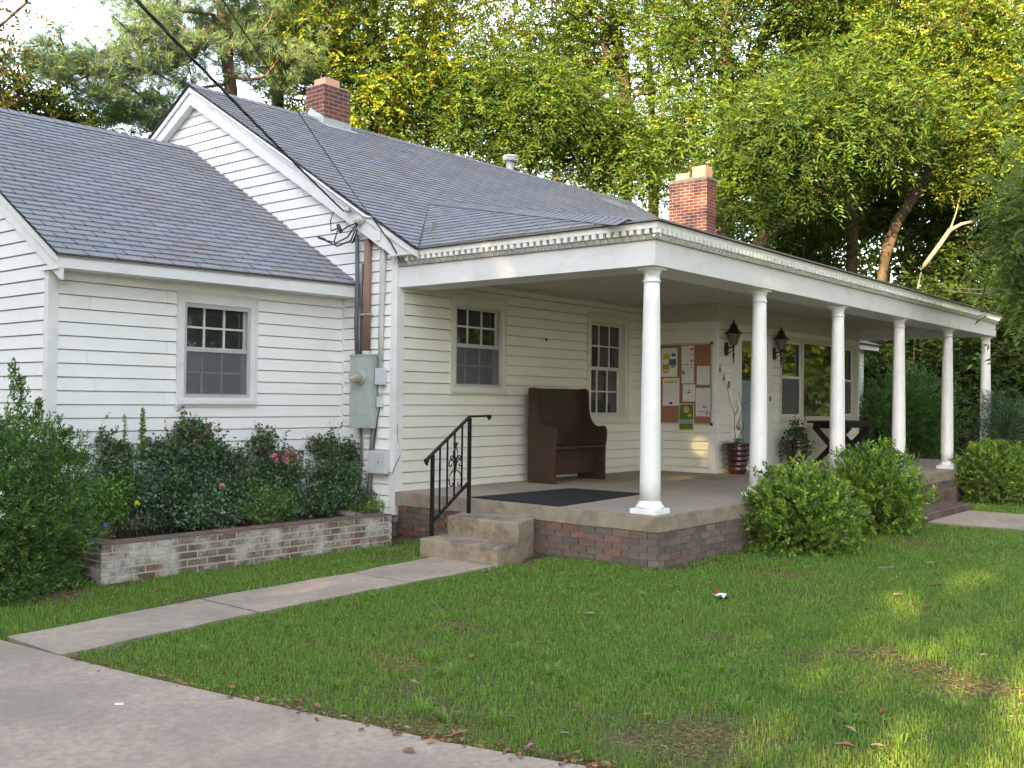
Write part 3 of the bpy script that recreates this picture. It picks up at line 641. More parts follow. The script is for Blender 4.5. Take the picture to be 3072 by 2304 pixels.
# brick entrance steps
st = thing('brick_steps', 'low brick steps between the two clipped shrubs at the front entrance', 'steps', (6.9, -.3, GZ))
P = [(.15, .075, .06), (.13, .07, .06), (.115, .07, .065)]
for nm, a, b in (('upper_step', (6.05, -.36, -.6), (8.35, -.021, -.20)), ('lower_step', (5.85, -.70, -.6), (7.80, -.361, -.385))):
    mb = MB(); mb.box(a, b); q = mb.build(nm, 'mortar', st)
    mb = MB(); rg = random.Random(3)
    tiles(mb, (0, a[1], 0), (1, 0, 0), (0, 0, 1), (0, -1, 0), [(a[0], -.6), (b[0], -.6), (b[0], b[2]), (a[0], b[2])], .1, .2, .008, .008, gap=.01, vgap=.01, v0=b[2], rng=rg, colf=brc(P), skirt='all', stag=0)
    tiles(mb, (a[0], 0, 0), (0, 1, 0), (0, 0, 1), (-1, 0, 0), [(a[1], -.6), (b[1], -.6), (b[1], b[2]), (a[1], b[2])], .2, .0667, .008, .008, gap=.01, vgap=.01, v0=b[2], rng=rg, colf=brc(P), skirt='all')
    tiles(mb, (b[0], 0, 0), (0, 1, 0), (0, 0, 1), (1, 0, 0), [(a[1], -.6), (b[1], -.6), (b[1], b[2]), (a[1], b[2])], .2, .0667, .008, .008, gap=.01, vgap=.01, v0=b[2], rng=rg, colf=brc(P), skirt='all')
    tiles(mb, (0, 0, b[2]), (1, 0, 0), (0, 1, 0), (0, 0, 1), [(a[0], a[1]), (b[0], a[1]), (b[0], b[1]), (a[0], b[1])], .1, .33, .008, .008, gap=.01, vgap=.01, v0=a[1], rng=rg, colf=brc(P), skirt='all', stag=0)
    mb.build('brick_facing', 'brick', q)
# planter wall
pw = thing('planter_wall', 'low whitewashed brick planter wall in front of the flower bed', 'garden wall', (-2.2, 3.1, GZ))
P = [(.175, .135, .108), (.155, .122, .100), (.18, .125, .10), (.14, .115, .10), (.22, .18, .15), (.20, .11, .085)]
mb = MB()
kw = dict(gap=.017, vgap=.015, v0=-.185, skirt='all', colf=brc(P, .2))
A0 = Vector((-3.88, 3.12, 0)); A1 = Vector((-.58, 3.02, 0)); U = (A1 - A0).normalized(); N = Vector((U.y, -U.x, 0)); L = (A1 - A0).length
tiles(mb, A0, U, (0, 0, 1), N, [(0, -.60), (L, -.60), (L, -.185), (0, -.185)], .205, .068, .006, .006, rng=random.Random(31), **kw)
tiles(mb, (-3.87, 0, 0), (0, 1, 0), (0, 0, 1), (-1, 0, 0), [(3.12, -.6), (4.45, -.6), (4.45, -.185), (3.12, -.185)], .205, .068, .006, .006, rng=random.Random(32), **kw)
tiles(mb, (-.59, 0, 0), (0, 1, 0), (0, 0, 1), (1, 0, 0), [(3.03, -.6), (4.45, -.6), (4.45, -.185), (3.03, -.185)], .205, .068, .006, .006, rng=random.Random(33), **kw)
mb.build('brick_face', 'brick_white', pw)
mb = MB(); mb.prism([(-3.869, 3.121, -.62), (-.591, 3.021, -.62), (-.591, 3.22, -.62), (-3.66, 3.31, -.62), (-3.66, 4.5, -.62), (-3.869, 4.5, -.62)], (0, 0, .433)); mb.build('mortar_core', 'mortar_light', pw)
mb = MB(); P2 = [(.19, .115, .08), (.16, .10, .075), (.15, .115, .09)]
tiles(mb, A0 + Vector((0, 0, -.186)), U, Vector((-N.x, -N.y, 0)), (0, 0, 1), [(-.01, -.01), (L, -.01), (L, .20), (-.01, .20)], .105, .215, .012, .012, stag=0, gap=.01, v0=-.01, rng=random.Random(34), colf=brc(P2), skirt='all')
tiles(mb, (-3.88, 3.335, -.186), (0, 1, 0), (1, 0, 0), (0, 0, 1), [(0, 0), (1.15, 0), (1.15, .2), (0, .2)], .105, .215, .012, .012, stag=0, gap=.01, v0=-.005, rng=random.Random(35), colf=brc(P2), skirt='all')
mb.build('coping', 'brick', pw)

# iron handrail
hr = thing('handrail', 'black wrought iron handrail with scrollwork beside the concrete steps', 'handrail', (-.5, 2.2, -.315)); Y = 2.2
rt = lambda x: .473 + (x + .888) * .669
rb = lambda x: -.162 + (x + .784) * .677
mb = MB(); mb.bar((-.885, Y, rt(-.885)), (-.235, Y, rt(-.235)), .034, dp=.022); mb.bar((-.24, Y, .91), (.075, Y, .915), .034, dp=.022)
for x, z in ((-.89, rt(-.89)), (.085, .915)): mb.tube([(x, Y - .019, z - .008), (x, Y + .019, z - .008)], .021, 12)
mb.prism([(-.91, Y - .012, rt(-.9) - .02), (-.875, Y - .012, rt(-.9) - .015), (-.882, Y - .012, rt(-.9) - .055)], (0, .024, 0)); mb.prism([(.07, Y - .012, .905), (.105, Y - .012, .905), (.085, Y - .012, .868)], (0, .024, 0))
mb.build('top_rail', 'iron', hr)
mb = MB(); mb.bar((-.785, Y, rb(-.785)), (-.235, Y, rb(-.235)), .026, dp=.026); mb.build('bottom_rail', 'iron', hr)
for x, z0, z1 in ((-.80, -.316, rt(-.80)), (-.235, -.126, .905)):
    mb = MB(); mb.box((x - .0165, Y - .0165, z0), (x + .0165, Y + .0165, z1 - .012)); mb.build('post', 'iron', hr, bevel=.002)
for x in (-.69, -.578, -.468, -.352):
    mb = MB(); mb.box((x - .0075, Y - .0075, rb(x)), (x + .0075, Y + .0075, rt(x) - .01)); mb.build('baluster', 'iron', hr)
mb = MB(); xc = -.465
def scroll(pts, r=.0065): mb.tube([(xc + a, Y - .011, z) for a, z in pts], r, 6)
def spiral(cx, cz, r0, a0, a1, s=1, k=.35):
    out = []
    for i in range(15):
        t = i / 14; a = a0 + (a1 - a0) * t; r = r0 * (1 - (1 - k) * t); out.append((s * (cx + r * math.cos(a)), cz + r * math.sin(a)))
    return out
for s in (-1, 1):
    scroll([(s * .005, .345), (s * .05, .335), (s * .085, .30), (s * .095, .25), (s * .085, .20)] + spiral(.055, .205, .032, 0, -4.6, s))
    scroll([(s * .008, .36), (s * .02, .42), (s * .05, .455), (s * .085, .45), (s * .1, .42)] + spiral(.072, .405, .026, .2, -4.2, s))
    scroll([(s * .010, .42), (s * .025, .47), (s * .05, .50), (s * .075, .495)] + spiral(.062, .475, .018, .4, -4, s), .006)
    scroll([(s * .004, .45), (s * .028, .49), (s * .034, .54), (s * .015, .58), (0, .59)])
    scroll([(0, .595), (s * .02, .61), (s * .035, .635)], .007); scroll([(0, .60), (s * .008, .625), (s * .012, .64)], .006)
mb.lathe((xc, Y - .004, 0), [(.004, .31), (.014, .33), (.018, .345), (.012, .36), (.018, .39), (.02, .42), (.013, .46), (.006, .50)], 10)
mb.lathe((xc, Y - .004, 0), [(.006, .575), (.018, .59), (.019, .605), (.01, .62)], 10)
mb.build('scrollwork', 'iron', hr, smooth=True)

# porch mat
mb = MB(); mb.prism([(.07, 2.445, .0025), (.015, 1.18, .0025), (1.86, 1.33, .0025), (1.80, 2.34, .0025)], (0, 0, .011)); single(mb, 'door_mat', 'mat', 'large black rubber mat on the porch floor behind the corner column', 'mat', (.9, 1.8, .0025), bevel=.003)

# church pew
pewr = thing('pew', 'dark brown wooden pew standing against the porch wall', 'pew', (2.77, 3.1, .003))
prof = [(3.325, .003), (3.325, 1.255), (3.24, 1.262), (3.185, 1.25), (3.165, 1.215), (3.158, 1.10), (3.155, .99), (3.140, .90), (3.11, .82), (3.06, .765), (3.0, .74), (2.945, .745), (2.905, .752), (2.870, .735), (2.852, .69), (2.852, .60), (2.868, .48), (2.875, .25), (2.872, .003)]
for x in (2.185, 3.325):
    mb = MB(); mb.prism([(x, y, z) for y, z in prof], (.038, 0, 0)); mb.build('end_panel', 'wood', pewr, bevel=.004)
mb = MB(); mb.prism([(2.223, 3.30, .15), (2.223, 3.325, .15), (2.223, 3.325, 1.254), (2.223, 3.285, 1.254), (2.223, 3.25, .48)], (1.102, 0, 0)); mb.build('backrest', 'wood', pewr)
mb = MB(); mb.box((2.2235, 2.868, .452), (3.3245, 3.26, .49)); mb.build('seat', 'wood', pewr, bevel=.006)
mb = MB(); mb.box((2.2235, 3.05, .10), (3.3245, 3.075, .451)); mb.build('kick_board', 'wood', pewr)

# electric meter cabinet and its conduits
em = thing('electric_meter', 'grey-green electric meter cabinet on the gable wall with pipes above and below', 'electric meter', (0, 4.05, .74))
mb = MB(); mb.box((-.135, 3.865, .737), (-.019, 4.238, 1.60)); mb.box((-.145, 3.858, 1.60), (-.019, 4.245, 1.618)); mb.box((-.1365, 3.867, 1.222), (-.1351, 4.236, 1.232)); cb = mb.build('cabinet', 'box', em, bevel=.004)
mb = MB(); mb.box((-.142, 4.17, 1.19), (-.1352, 4.195, 1.222)); mb.box((-.142, 3.93, 1.19), (-.1352, 3.955, 1.222)); mb.build_split('latch', 'galv', cb)
def xlathe(mb, y, z, prof, n=24):
    vs = [(x, y + r * math.cos(2 * math.pi * k / n), z + r * math.sin(2 * math.pi * k / n)) for x, r in prof for k in range(n)]
    mb.add(vs, [(i * n + k, (i + 1) * n + k, (i + 1) * n + (k + 1) % n, i * n + (k + 1) % n) for i in range(len(prof) - 1) for k in range(n)] + [tuple((len(prof) - 1) * n + k for k in range(n))[::-1]])
mb = MB(); xlathe(mb, 4.045, 1.335, [(-.135, .088), (-.155, .088), (-.158, .078), (-.162, .070)]); mt = mb.build('meter_ring', 'galv', em, smooth=True)
mb = MB(); xlathe(mb, 4.045, 1.335, [(-.160, .068), (-.225, .064), (-.27, .058), (-.278, .050), (-.28, .0)]); mb.build('meter_glass', 'meterglass', mt, smooth=True)
mb = MB(); mb.box((-.286, 4.01, 1.325), (-.281, 4.08, 1.345)); mb.build('meter_dial', 'paper', mt)
mb = MB(); mb.tube([(-.06, 4.03, 1.60), (-.06, 4.03, 3.06)], .045, 14); mb.build_split('conduit', 'rustpipe', em, smooth=True)
mb = MB(); mb.tube([(-.06, 4.03, 3.0), (-.06, 4.03, 3.14)], .050, 14); mb.tube([(-.06, 4.03, 3.10), (-.07, 4.035, 3.2), (-.10, 4.055, 3.245), (-.15, 4.09, 3.235), (-.175, 4.11, 3.19)], [.052, .062, .062, .056, .048], 14); mb.tube([(-.06, 4.03, 1.60), (-.06, 4.03, 1.66)], .052, 14); mb.build_split('weatherhead', 'palepipe', em, smooth=True)
mb = MB()
for z in (3.01, 2.10): mb.box((-.115, 3.97, z - .012), (-.004, 4.09, z + .012))
mb.build_split('conduit_strap', 'galv', em)
mb = MB(); mb.tube([(-.05, 3.76, 3.0), (-.05, 3.765, 2.6), (-.045, 3.79, 1.9), (-.045, 3.80, 1.45)], .028, 12); mb.tube([(-.03, 3.83, 2.95), (-.03, 3.84, 1.45)], .016, 8); mb.tube([(-.045, 3.80, 1.25), (-.045, 3.80, 1.10)], .02, 10); mb.build_split('conduit', 'palepipe', em, smooth=True)
mb = MB(); mb.box((-.14, 3.735, 2.955), (-.05, 3.80, 3.19)); mb.tube([(-.10, 3.77, 3.17), (-.155, 3.85, 3.235), (-.168, 3.97, mz(0, 3.97) - .06), (-.168, 5.0, mz(0, 5.0) - .045), (-.168, 7.6, mz(0, 7.6) - .045)], .017, 8); mb.build('service_conduit', 'trim', em, bevel=.002)
mb = MB(); mb.box((-.095, 3.715, 1.255), (-.018, 3.845, 1.45)); mb.tube([(-.06, 3.85, 1.30), (-.06, 3.90, 1.30)], .02, 10); mb.box((-.075, 3.765, .99), (-.018, 3.835, 1.11)); mb.build_split('junction_box', 'lightbox', em, bevel=.006)
mb = MB()
mb.tube([(-.06, 4.225, 3.08), (-.06, 4.215, 2.6), (-.075, 4.19, 2.45), (-.075, 4.205, 2.0), (-.06, 4.20, 1.60)], .026, 8)
mb.tube([(-.05, 4.12, 2.72), (-.06, 4.14, 2.4), (-.06, 4.13, 1.60)], .018, 8)
mb.tube([(-.05, 4.13, .74), (-.05, 4.11, .55), (-.05, 4.11, .35), (-.05, 4.14, .1), (-.05, 4.14, -.27)], .018, 8)
mb.tube([(-.05, 3.90, .74), (-.05, 3.93, .45), (-.05, 3.955, .10), (-.05, 3.96, -.27)], .030, 8); mb.build_split('cable_riser', 'greypipe', em, smooth=True)
mb = MB()
for pts in ([(-.17, 4.10, 3.20), (-.20, 4.25, 3.16), (-.22, 4.36, 3.10), (-.20, 4.42, 3.16)], [(-.17, 4.11, 3.19), (-.24, 4.2, 3.02), (-.26, 4.38, 2.97), (-.25, 4.62, 3.03)], [(-.17, 4.09, 3.19), (-.22, 4.16, 2.98), (-.24, 4.38, 2.93), (-.25, 4.62, 3.03)], [(-.20, 4.42, 3.16), (-.22, 4.52, 3.13), (-.2, 4.56, 3.26), (-.19, 4.52, 3.36)], [(-.2, 4.42, 3.14), (-.22, 4.46, 3.0), (-.24, 4.42, 2.97)], [(-.06, 4.225, 3.06), (-.09, 4.28, 2.98), (-.08, 4.2, 3.12)], [(-.17, 3.90, 3.30), (-.15, 3.70, 3.07), (-.15, 3.55, 2.92), (-.15, 3.46, 2.80), (-.1, 3.44, 2.70)]):
    P = [Vector(p) for p in pts]; mb.tube(P, .009, 6)
mb.tube([(-.25, 4.60, 3.03), (-.25, 4.72, 3.07)], .018, 6); mb.tube([(-.2, 4.36, 3.11), (-.2, 4.42, 3.2)], .024, 6)
mb.tube([(-.045, 3.80, 1.0), (-.045, 3.84, .85), (-.05, 3.90, .5)], .008, 6); mb.tube([(-.06, 3.63, .23), (-.06, 3.56, .22), (-.03, YW - .03, .30), (.06, YW - .02, .42), (.02, YW - .02, .60), (0.0, YW - .02, .8)], .005, 6)
mb.build_split('drip_loop', 'cable', em, smooth=True)
pb = thing('phone_box', 'pale grey telephone service box low on the gable wall', 'utility box', (0, 3.78, .2))
mb = MB(); mb.box((-.11, 3.635, .205), (-.018, 3.925, .47)); bx = mb.build('box_cover', 'lightbox', pb, bevel=.008); mb = MB(); mb.tube([(-.118, 3.75, .34), (-.109, 3.75, .34)], .008, 8); mb.build('lock', 'ink', bx)
ins = thing('insulator', 'small porcelain cable insulator screwed to the rake board', 'insulator', (-.13, 4.28, 3.35))
mb = MB(); xlathe(mb, 4.28, 3.37, [(-.126, .02), (-.15, .02), (-.155, .035), (-.19, .035), (-.20, .02), (-.21, 0)]); mb.build('knob', 'galv', ins, smooth=True)

# overhead cables coming in over the drive
def ray(px, py, dist): return CAMP + (Fv + Rv * ((px - 1536) / 3021.8) - Uv * ((py - 1152) / 3021.8)).normalized() * dist
def cable(name, A, B, ext, sag, rad, label, twist=0):
    mb = MB(); A = Vector(A); n = 90; E = A + (B - A) * ext; pts = []
    for i in range(n + 1):
        t = i / n; p = A + (E - A) * t; p.z -= 4 * sag * t * (1 - t); pts.append(p)
    if twist:
        d = (E - A).normalized(); s = d.cross(Vector((0, 0, 1))).normalized(); u = s.cross(d)
        n2 = 260; base = [A + (E - A) * (i / n2) - Vector((0, 0, 4 * sag * (i / n2) * (1 - i / n2))) for i in range(n2 + 1)]
        for k in range(3):
            mb.tube([b + (s * math.cos(i * .38 + k * 2.1) + u * math.sin(i * .38 + k * 2.1)) * twist for i, b in enumerate(base)], rad, 5)
    else: mb.tube(pts, rad, 6)
    return single(mb, name, 'cable', label, 'cable', tuple(A), smooth=True)
cable('power_cable', (-.19, 4.33, 3.36), ray(403, -6, 5.6) + Vector((0, 0, 4 * .12 * (1 / 2.6) * (1 - 1 / 2.6))), 2.6, .12, .0052, 'thick twisted black power cable descending to the gable above the meter', .0062)
cable('telephone_cable', (-.17, 3.93, 3.31), ray(664, -6, 6.3) + Vector((0, 0, 4 * .1 * (1 / 2.6) * (1 - 1 / 2.6))), 2.6, .10, .0045, 'thin black overhead line reaching the rake just right of the twisted cable')
mb = MB()
a, b = ray(2680, 843, 34), ray(3090, 872, 24); mb.tube([a + (b - a) * t - Vector((0, 0, .3 * t * (1 - t))) for t in np.linspace(-.8, 1.6, 24)], .012, 5)
single(mb, 'utility_line', 'greypipe', 'pale overhead line crossing the dark wood, upper of two beyond the porch', 'cable', tuple(a))
mb = MB(); a, b = ray(2680, 851, 34), ray(3090, 886, 24); mb.tube([a + (b - a) * t - Vector((0, 0, .3 * t * (1 - t))) for t in np.linspace(-.8, 1.6, 24)], .012, 5)
single(mb, 'utility_line', 'greypipe', 'pale overhead line crossing the dark wood, lower of two beyond the porch', 'cable', tuple(a))

# notice board with its papers (faces -X)
XB = 5.583
def to_mesh(o):
    me = bpy.data.meshes.new_from_object(o); me.name = o.name; cu = o.data; q = bpy.data.objects.new(o.name, me); COL.objects.link(q); q.parent = o.parent
    q.matrix_local = o.matrix_local.copy() if o.parent else o.matrix_world.copy(); bpy.data.objects.remove(o); bpy.data.curves.remove(cu); return q
def xtext(s, size, y, z, mat, parent, x, align='CENTER'):
    cu = bpy.data.curves.new('lettering', 'FONT'); cu.body = s; cu.size = size; cu.align_x = align; cu.extrude = .0004
    o = bpy.data.objects.new('lettering', cu); COL.objects.link(o); cu.materials.append(M[mat])
    p = Vector((x, y, z)) - OFF[parent.name]
    o.matrix_local = Matrix(((0, 0, -1, p.x), (-1, 0, 0, p.y), (0, 1, 0, p.z), (0, 0, 0, 1))); o.parent = parent; o.matrix_local = Matrix(((0, 0, -1, p.x), (-1, 0, 0, p.y), (0, 1, 0, p.z), (0, 0, 0, 1))); return to_mesh(o)
nb = thing('notice_board', 'cork notice board in a metal frame on the short porch wall', 'notice board', (XB, 2.9, 1.37))
mb = MB(); mb.box((XB - .012, 2.44, .76), (XB - .001, 3.40, 1.99)); mb.build('cork_panel', 'cork', nb)
for nm, a, b in (('frame', (2.435, .742), (3.42, .765)), ('frame', (2.435, 1.985), (3.42, 2.012)), ('frame', (2.42, .765), (2.447, 1.985)), ('frame', (3.40, .7655), (3.42, 1.9845))):
    mb = MB(); mb.box((XB - .02, a[0], a[1]), (XB - .0005, b[0], b[1])); mb.build(nm, 'boardframe', nb)
for y, z in ((2.43, .755), (2.43, 2.0), (3.41, .755), (3.41, 2.0)):
    mb = MB(); mb.box((XB - .0225, y - .02, z - .022), (XB - .001, y + .02, z + .022)); mb.build('corner_cap', 'darkplastic', nb, bevel=.003)
def notice(y1, y0, z0, z1, label, items, mat='paper', x=None, tilt=0):
    x = x or XB - .014
    n = thing('notice', label, 'notice', (x, (y0 + y1) / 2, (z0 + z1) / 2), 'papers pinned on the notice board')
    mb = MB(); k = 5; a = tilt
    for i in range(k):  # slightly curling sheet
        ya, yb = y0 + (y1 - y0) * i / k, y0 + (y1 - y0) * (i + 1) / k; xa, xb = x - .002 * math.sin(i * 1.3), x - .002 * math.sin((i + 1) * 1.3)
        mb.add([(xa, ya, z0 + a), (xb, yb, z0 + a), (xb, yb, z1), (xa, ya, z1), (xa + .0006, ya, z0 + a), (xb + .0006, yb, z0 + a), (xb + .0006, yb, z1), (xa + .0006, ya, z1)], [(0, 1, 2, 3), (7, 6, 5, 4), (0, 3, 7, 4), (1, 5, 6, 2)])
    mb.build('sheet', mat, n)
    W = y1 - y0; Hh = z1 - z0
    for it in items:
        if it[0] == 't': _, s, u, v, size, mt = it; xtext(s, size, y1 - u * W, z1 - v * Hh, mt, n, x - .0035)
        else:
            _, u0, v0, u1, v1, mt, el = it; mb = MB(); ya, yb = y1 - u0 * W, y1 - u1 * W; za, zb = z1 - v1 * Hh, z1 - v0 * Hh; k = 16
            if el: pts = [(x - .0033, (ya + yb) / 2 + (ya - yb) / 2 * math.cos(2 * math.pi * i / k), (za + zb) / 2 + (zb - za) / 2 * math.sin(2 * math.pi * i / k)) for i in range(k)]
            else: pts = [(x - .0031, ya, za), (x - .0031, yb, za + .004), (x - .0031, yb + .004, zb), (x - .0031, ya - .003, zb - .004)]
            mb.prism(pts, (-.0003, 0, 0)); mb.build('print', mt, n)
    mb = MB(); mb.tube([(x - .010, (y0 + y1) / 2, z1 - .012), (x - .001, (y0 + y1) / 2, z1 - .012)], .005, 8); mb.build('pin', 'ink_red', n)
def lines(n, v0, v1, mt='ink_grey', w=.62, rs=1):
    r = random.Random(rs); out = []
    for i in range(n):
        v = v0 + (v1 - v0) * i / max(1, n - 1); q = w * r.uniform(.6, 1) / 2; out.append(('r', .5 - q, v, .5 + q, v + .012, mt, False))
    return out
notice(3.32, 3.03, 1.487, 1.94, 'large white poster with yellow, teal and orange blobs at the top left of the board', [('r', .12, .20, .55, .40, 'ink_yellow', False), ('r', .62, .18, .92, .30, 'ink_blue', True), ('r', .48, .38, .94, .60, 'ink_blue', False), ('r', .08, .56, .52, .76, 'ink_orange', False), ('r', .60, .58, .90, .70, 'ink_sky', True), ('r', .10, .78, .52, .88, 'ink_yellow', True)])
notice(2.957, 2.738, 1.682, 1.97, 'white sheet with a small red dot, topmost of the middle column of papers', [('r', .72, .12, .94, .26, 'ink_red', True), ('r', .76, .45, .92, .58, 'ink_salmon', True), ('r', .66, .76, .96, .90, 'ink_grey', True)] + lines(5, .06, .8, w=.5, rs=2))
notice(2.95, 2.735, 1.383, 1.675, 'white sheet with a dark oval mark at its left, under the red dot sheet', [('r', .06, .30, .24, .55, 'ink_blue', True), ('r', .76, .06, .90, .22, 'ink_orange', True)] + lines(4, .12, .7, w=.4, rs=3))
notice(2.93, 2.71, 1.10, 1.368, 'white sheet with a small red and yellow figure, just above the green poster', [('r', .40, .30, .62, .42, 'ink_yellow', True), ('r', .36, .44, .66, .52, 'ink_red', False)] + lines(3, .08, .84, w=.5, rs=4))
notice(2.684, 2.461, 1.362, 1.65, 'plain typed sheet pinned alone at the right of the board', lines(9, .08, .88, w=.7, rs=5))
notice(2.70, 2.42, .873, 1.312, 'white flyer with three bold black title lines at the lower right of the board', [('t', 'Great Kalorie Car', .48, .10, .034, 'ink'), ('t', 'Terrasse', .48, .20, .038, 'ink'), ('t', 'National Spectrum', .5, .30, .032, 'ink'), ('t', 'with', .5, .45, .028, 'ink'), ('r', .40, .64, .70, .70, 'ink_purple', True), ('r', .10, .64, .30, .66, 'ink', False), ('r', .74, .64, .95, .66, 'ink', False), ('r', .1, .82, .6, .845, 'ink', False), ('r', .66, .80, .71, .96, 'ink', False), ('r', .74, .78, .78, .90, 'ink', False), ('r', .84, .80, .92, .98, 'ink_salmon', False)] + lines(3, .36, .56, w=.8, rs=6))
notice(3.29, 2.99, 1.03, 1.467, 'long pale sheet with a dark square near its foot at the left of the board', [('t', 'Show', .5, .55, .03, 'ink_grey'), ('r', .42, .86, .60, .95, 'ink', False), ('r', .08, .10, .9, .18, 'ink_yellow', False)] + lines(7, .06, .75, w=.8, rs=7))
notice(2.99, 2.725, .645, 1.066, 'green poster with a blue stripe hanging below the edge of the board', [('r', .03, .02, .97, .60, 'ink_green', False), ('r', .03, .60, .97, .72, 'ink_sky', False), ('r', .03, .72, .97, .95, 'ink_green', False), ('r', .03, .955, .97, .985, 'ink', False)], x=XB - .024)
g = [o for o in bpy.data.objects if o.get('label', '').startswith('green poster')][0]
for it in (('e', 2.855, .975, .05, .055, 'ink_salmon'), ('t', 'L', 2.855, .955, .05, 'ink'), ('e', 2.80, .885, .035, .022, 'ink_yellow'), ('t', 'at', 2.88, .88, .025, 'ink'), ('t', 'MARKET', 2.86, .815, .04, 'ink'), ('t', 'Fri & Saturday', 2.86, .68, .022, 'ink')):
    if it[0] == 'e': mb = MB(); mb.prism([(XB - .0288, it[1] + it[3] * math.cos(i * .4), it[2] + it[4] * math.sin(i * .4)) for i in range(16)], (-.0003, 0, 0)); mb.build('print', it[5], g)
    else: xtext(it[1], it[4], it[2], it[3], it[5], g, XB - .0295)

# house number
for s, x, z, lb in (('6', 5.69, 1.555, 'black metal numeral six, the upper one of the stepped house number 660'), ('6', 5.815, 1.425, 'black metal numeral six in the middle of the house number 660'), ('0', 5.975, 1.305, 'black metal numeral zero at the lower end of the house number')):
    cu = bpy.data.curves.new('house_number', 'FONT'); cu.body = s; cu.size = .175; cu.extrude = .006; cu.offset = -.005; cu.shear = .2; cu.align_x = 'CENTER'
    o = bpy.data.objects.new('house_number', cu); COL.objects.link(o); cu.materials.append(M['lampblack'])
    o.matrix_world = Matrix(((.82, 0, 0, x), (0, 0, -1, YD - .027), (0, 1, 0, z), (0, 0, 0, 1))); o = to_mesh(o); tag(o, lb, 'house number')

# wall lanterns
def lantern(x, label):
    L = thing('wall_lantern', label, 'lantern', (x, YD - .02, 1.9), 'black lanterns beside the front door'); yc = 2.225
    mb = MB(); mb.prism([(x - .045, YD - .045, 1.82), (x + .045, YD - .045, 1.82), (x + .055, YD - .045, 1.92), (x + .045, YD - .045, 2.02), (x - .045, YD - .045, 2.02), (x - .055, YD - .045, 1.92)], (0, .022, 0)); mb.build('wall_plate', 'lampblack', L, bevel=.004)
    mb = MB(); mb.tube([(x, YD - .04, 1.92), (x, 2.28, 1.945), (x, yc, 1.95)], .013, 8); mb.tube([(x, YD - .04, 1.88), (x, 2.29, 1.86), (x, 2.25, 1.90), (x, yc, 1.94)], .008, 6)
    mb.lathe((x, yc, 0), [(.003, 1.68), (.008, 1.72), (.015, 1.80), (.020, 1.84), (.012, 1.87), (.013, 1.95), (.03, 1.975), (.05, 1.985)], 10); mb.build('bracket', 'lampblack', L, smooth=True)
    mb = MB()
    for k in range(6):
        a = math.pi / 3 * k; c, s = math.cos(a), math.sin(a); mb.tube([(x + .052 * c, yc + .052 * s, 1.985), (x + .098 * c, yc + .098 * s, 2.155)], .0055, 5)
    mb.lathe((x, yc, 0), [(.128, 2.150), (.135, 2.158), (.112, 2.175), (.085, 2.205), (.062, 2.245), (.056, 2.262), (.068, 2.27), (.066, 2.28), (.045, 2.295), (.026, 2.315), (.015, 2.325), (.020, 2.335), (.014, 2.348), (.005, 2.372)], 6); mb.build('lantern_frame', 'lampblack', L)
    mb = MB(); mb.lathe((x, yc, 0), [(.046, 1.988), (.090, 2.15)], 6); mb.build('glass', 'lampglass', L)
lantern(5.885, 'black carriage lantern left of the front door, beside the notice board'); lantern(7.60, 'black carriage lantern right of the front door, beside the wide window')

# ringed pots and their plants
def pot(x, y, label):
    T_ = thing('potted_plant', label, 'potted plant', (x, y, .003)); prof = [(.125, .003), (.128, .03)]
    for i in range(5):
        z = .04 + i * .078; r = .128 + i * .0135
        for k in range(6): a = math.pi * k / 5; prof.append((r + .022 * math.sin(a), z + .074 * k / 5))
    prof += [(.198, .435), (.215, .445), (.215, .47), (.19, .472), (.185, .43)]
    mb = MB(); mb.lathe((x, y, 0), prof, 32); mb.build('pot', 'pot', T_, smooth=True)
    mb = MB(); mb.lathe((x, y, 0), [(.184, .42), (.184, .435)], 20); mb.build('potting_soil', 'soil', T_); return T_
rgs = np.random.default_rng(77)
def leafobj(name, C, D, L, W, cols, mat, parent=None, loc=(0, 0, 0), fold=.25, upbias=None):
    v, f = leaf_arrays(np.asarray(C), np.asarray(D), np.asarray(L), np.asarray(W), rgs, fold, upbias)
    off = np.array(OFF[parent.name]) if parent else np.array(loc); me = fast_mesh(name, v - off, f, np.repeat(cols, 4, axis=0)); return link(name, me, M[mat], parent, loc)
p1 = pot(5.78, 2.10, 'ringed brown pot of curly twigs with paper butterflies left of the door')
mb = MB(); tw = []
for bx_, by_, pts in ((0, 0, [(0, .43), (-.05, .7), (-.03, .9), (-.12, 1.1), (-.16, 1.3), (-.22, 1.42)]), (0, 0, [(.02, .43), (.10, .62), (.06, .8), (.14, 1.0), (.08, 1.2), (.12, 1.28)]), (0, 0, [(.0, .43), (.06, .6), (.16, .7), (.18, .95), (.14, 1.15), (.10, 1.25)]), (0, 0, [(-.05, .9), (.02, 1.0), (.0, 1.12)]), (0, 0, [(-.03, .7), (.04, .8), (.09, .84)])):
    mb.tube([(5.78 + a, 2.10 - a * .3 + .01 * i, z) for i, (a, z) in enumerate(pts)], [.007 - .001 * i for i in range(len(pts))], 5)
mb.build('twigs', 'willow', p1, smooth=True)
def butterfly(a, z, mt1, mt2):
    mb = MB(); c = Vector((5.78 + a, 2.08, z))
    mb.add([c, c + Vector((-.05, -.01, .03)), c + Vector((-.055, -.012, -.012)), c + Vector((-.02, 0, -.03))], [(0, 1, 2, 3)]); mb.add([c + Vector((0, -.001, 0)), c + Vector((.05, -.012, .03)), c + Vector((.05, -.012, -.012)), c + Vector((.02, 0, -.03))], [(3, 2, 1, 0)])
    mb.build('paper_butterfly', mt1, p1)
butterfly(-.11, .93, 'ink_yellow', 0); butterfly(.16, 1.09, 'ink_blue', 0); butterfly(-.05, .72, 'ink_red', 0); butterfly(-.02, .69, 'ink_blue', 0)
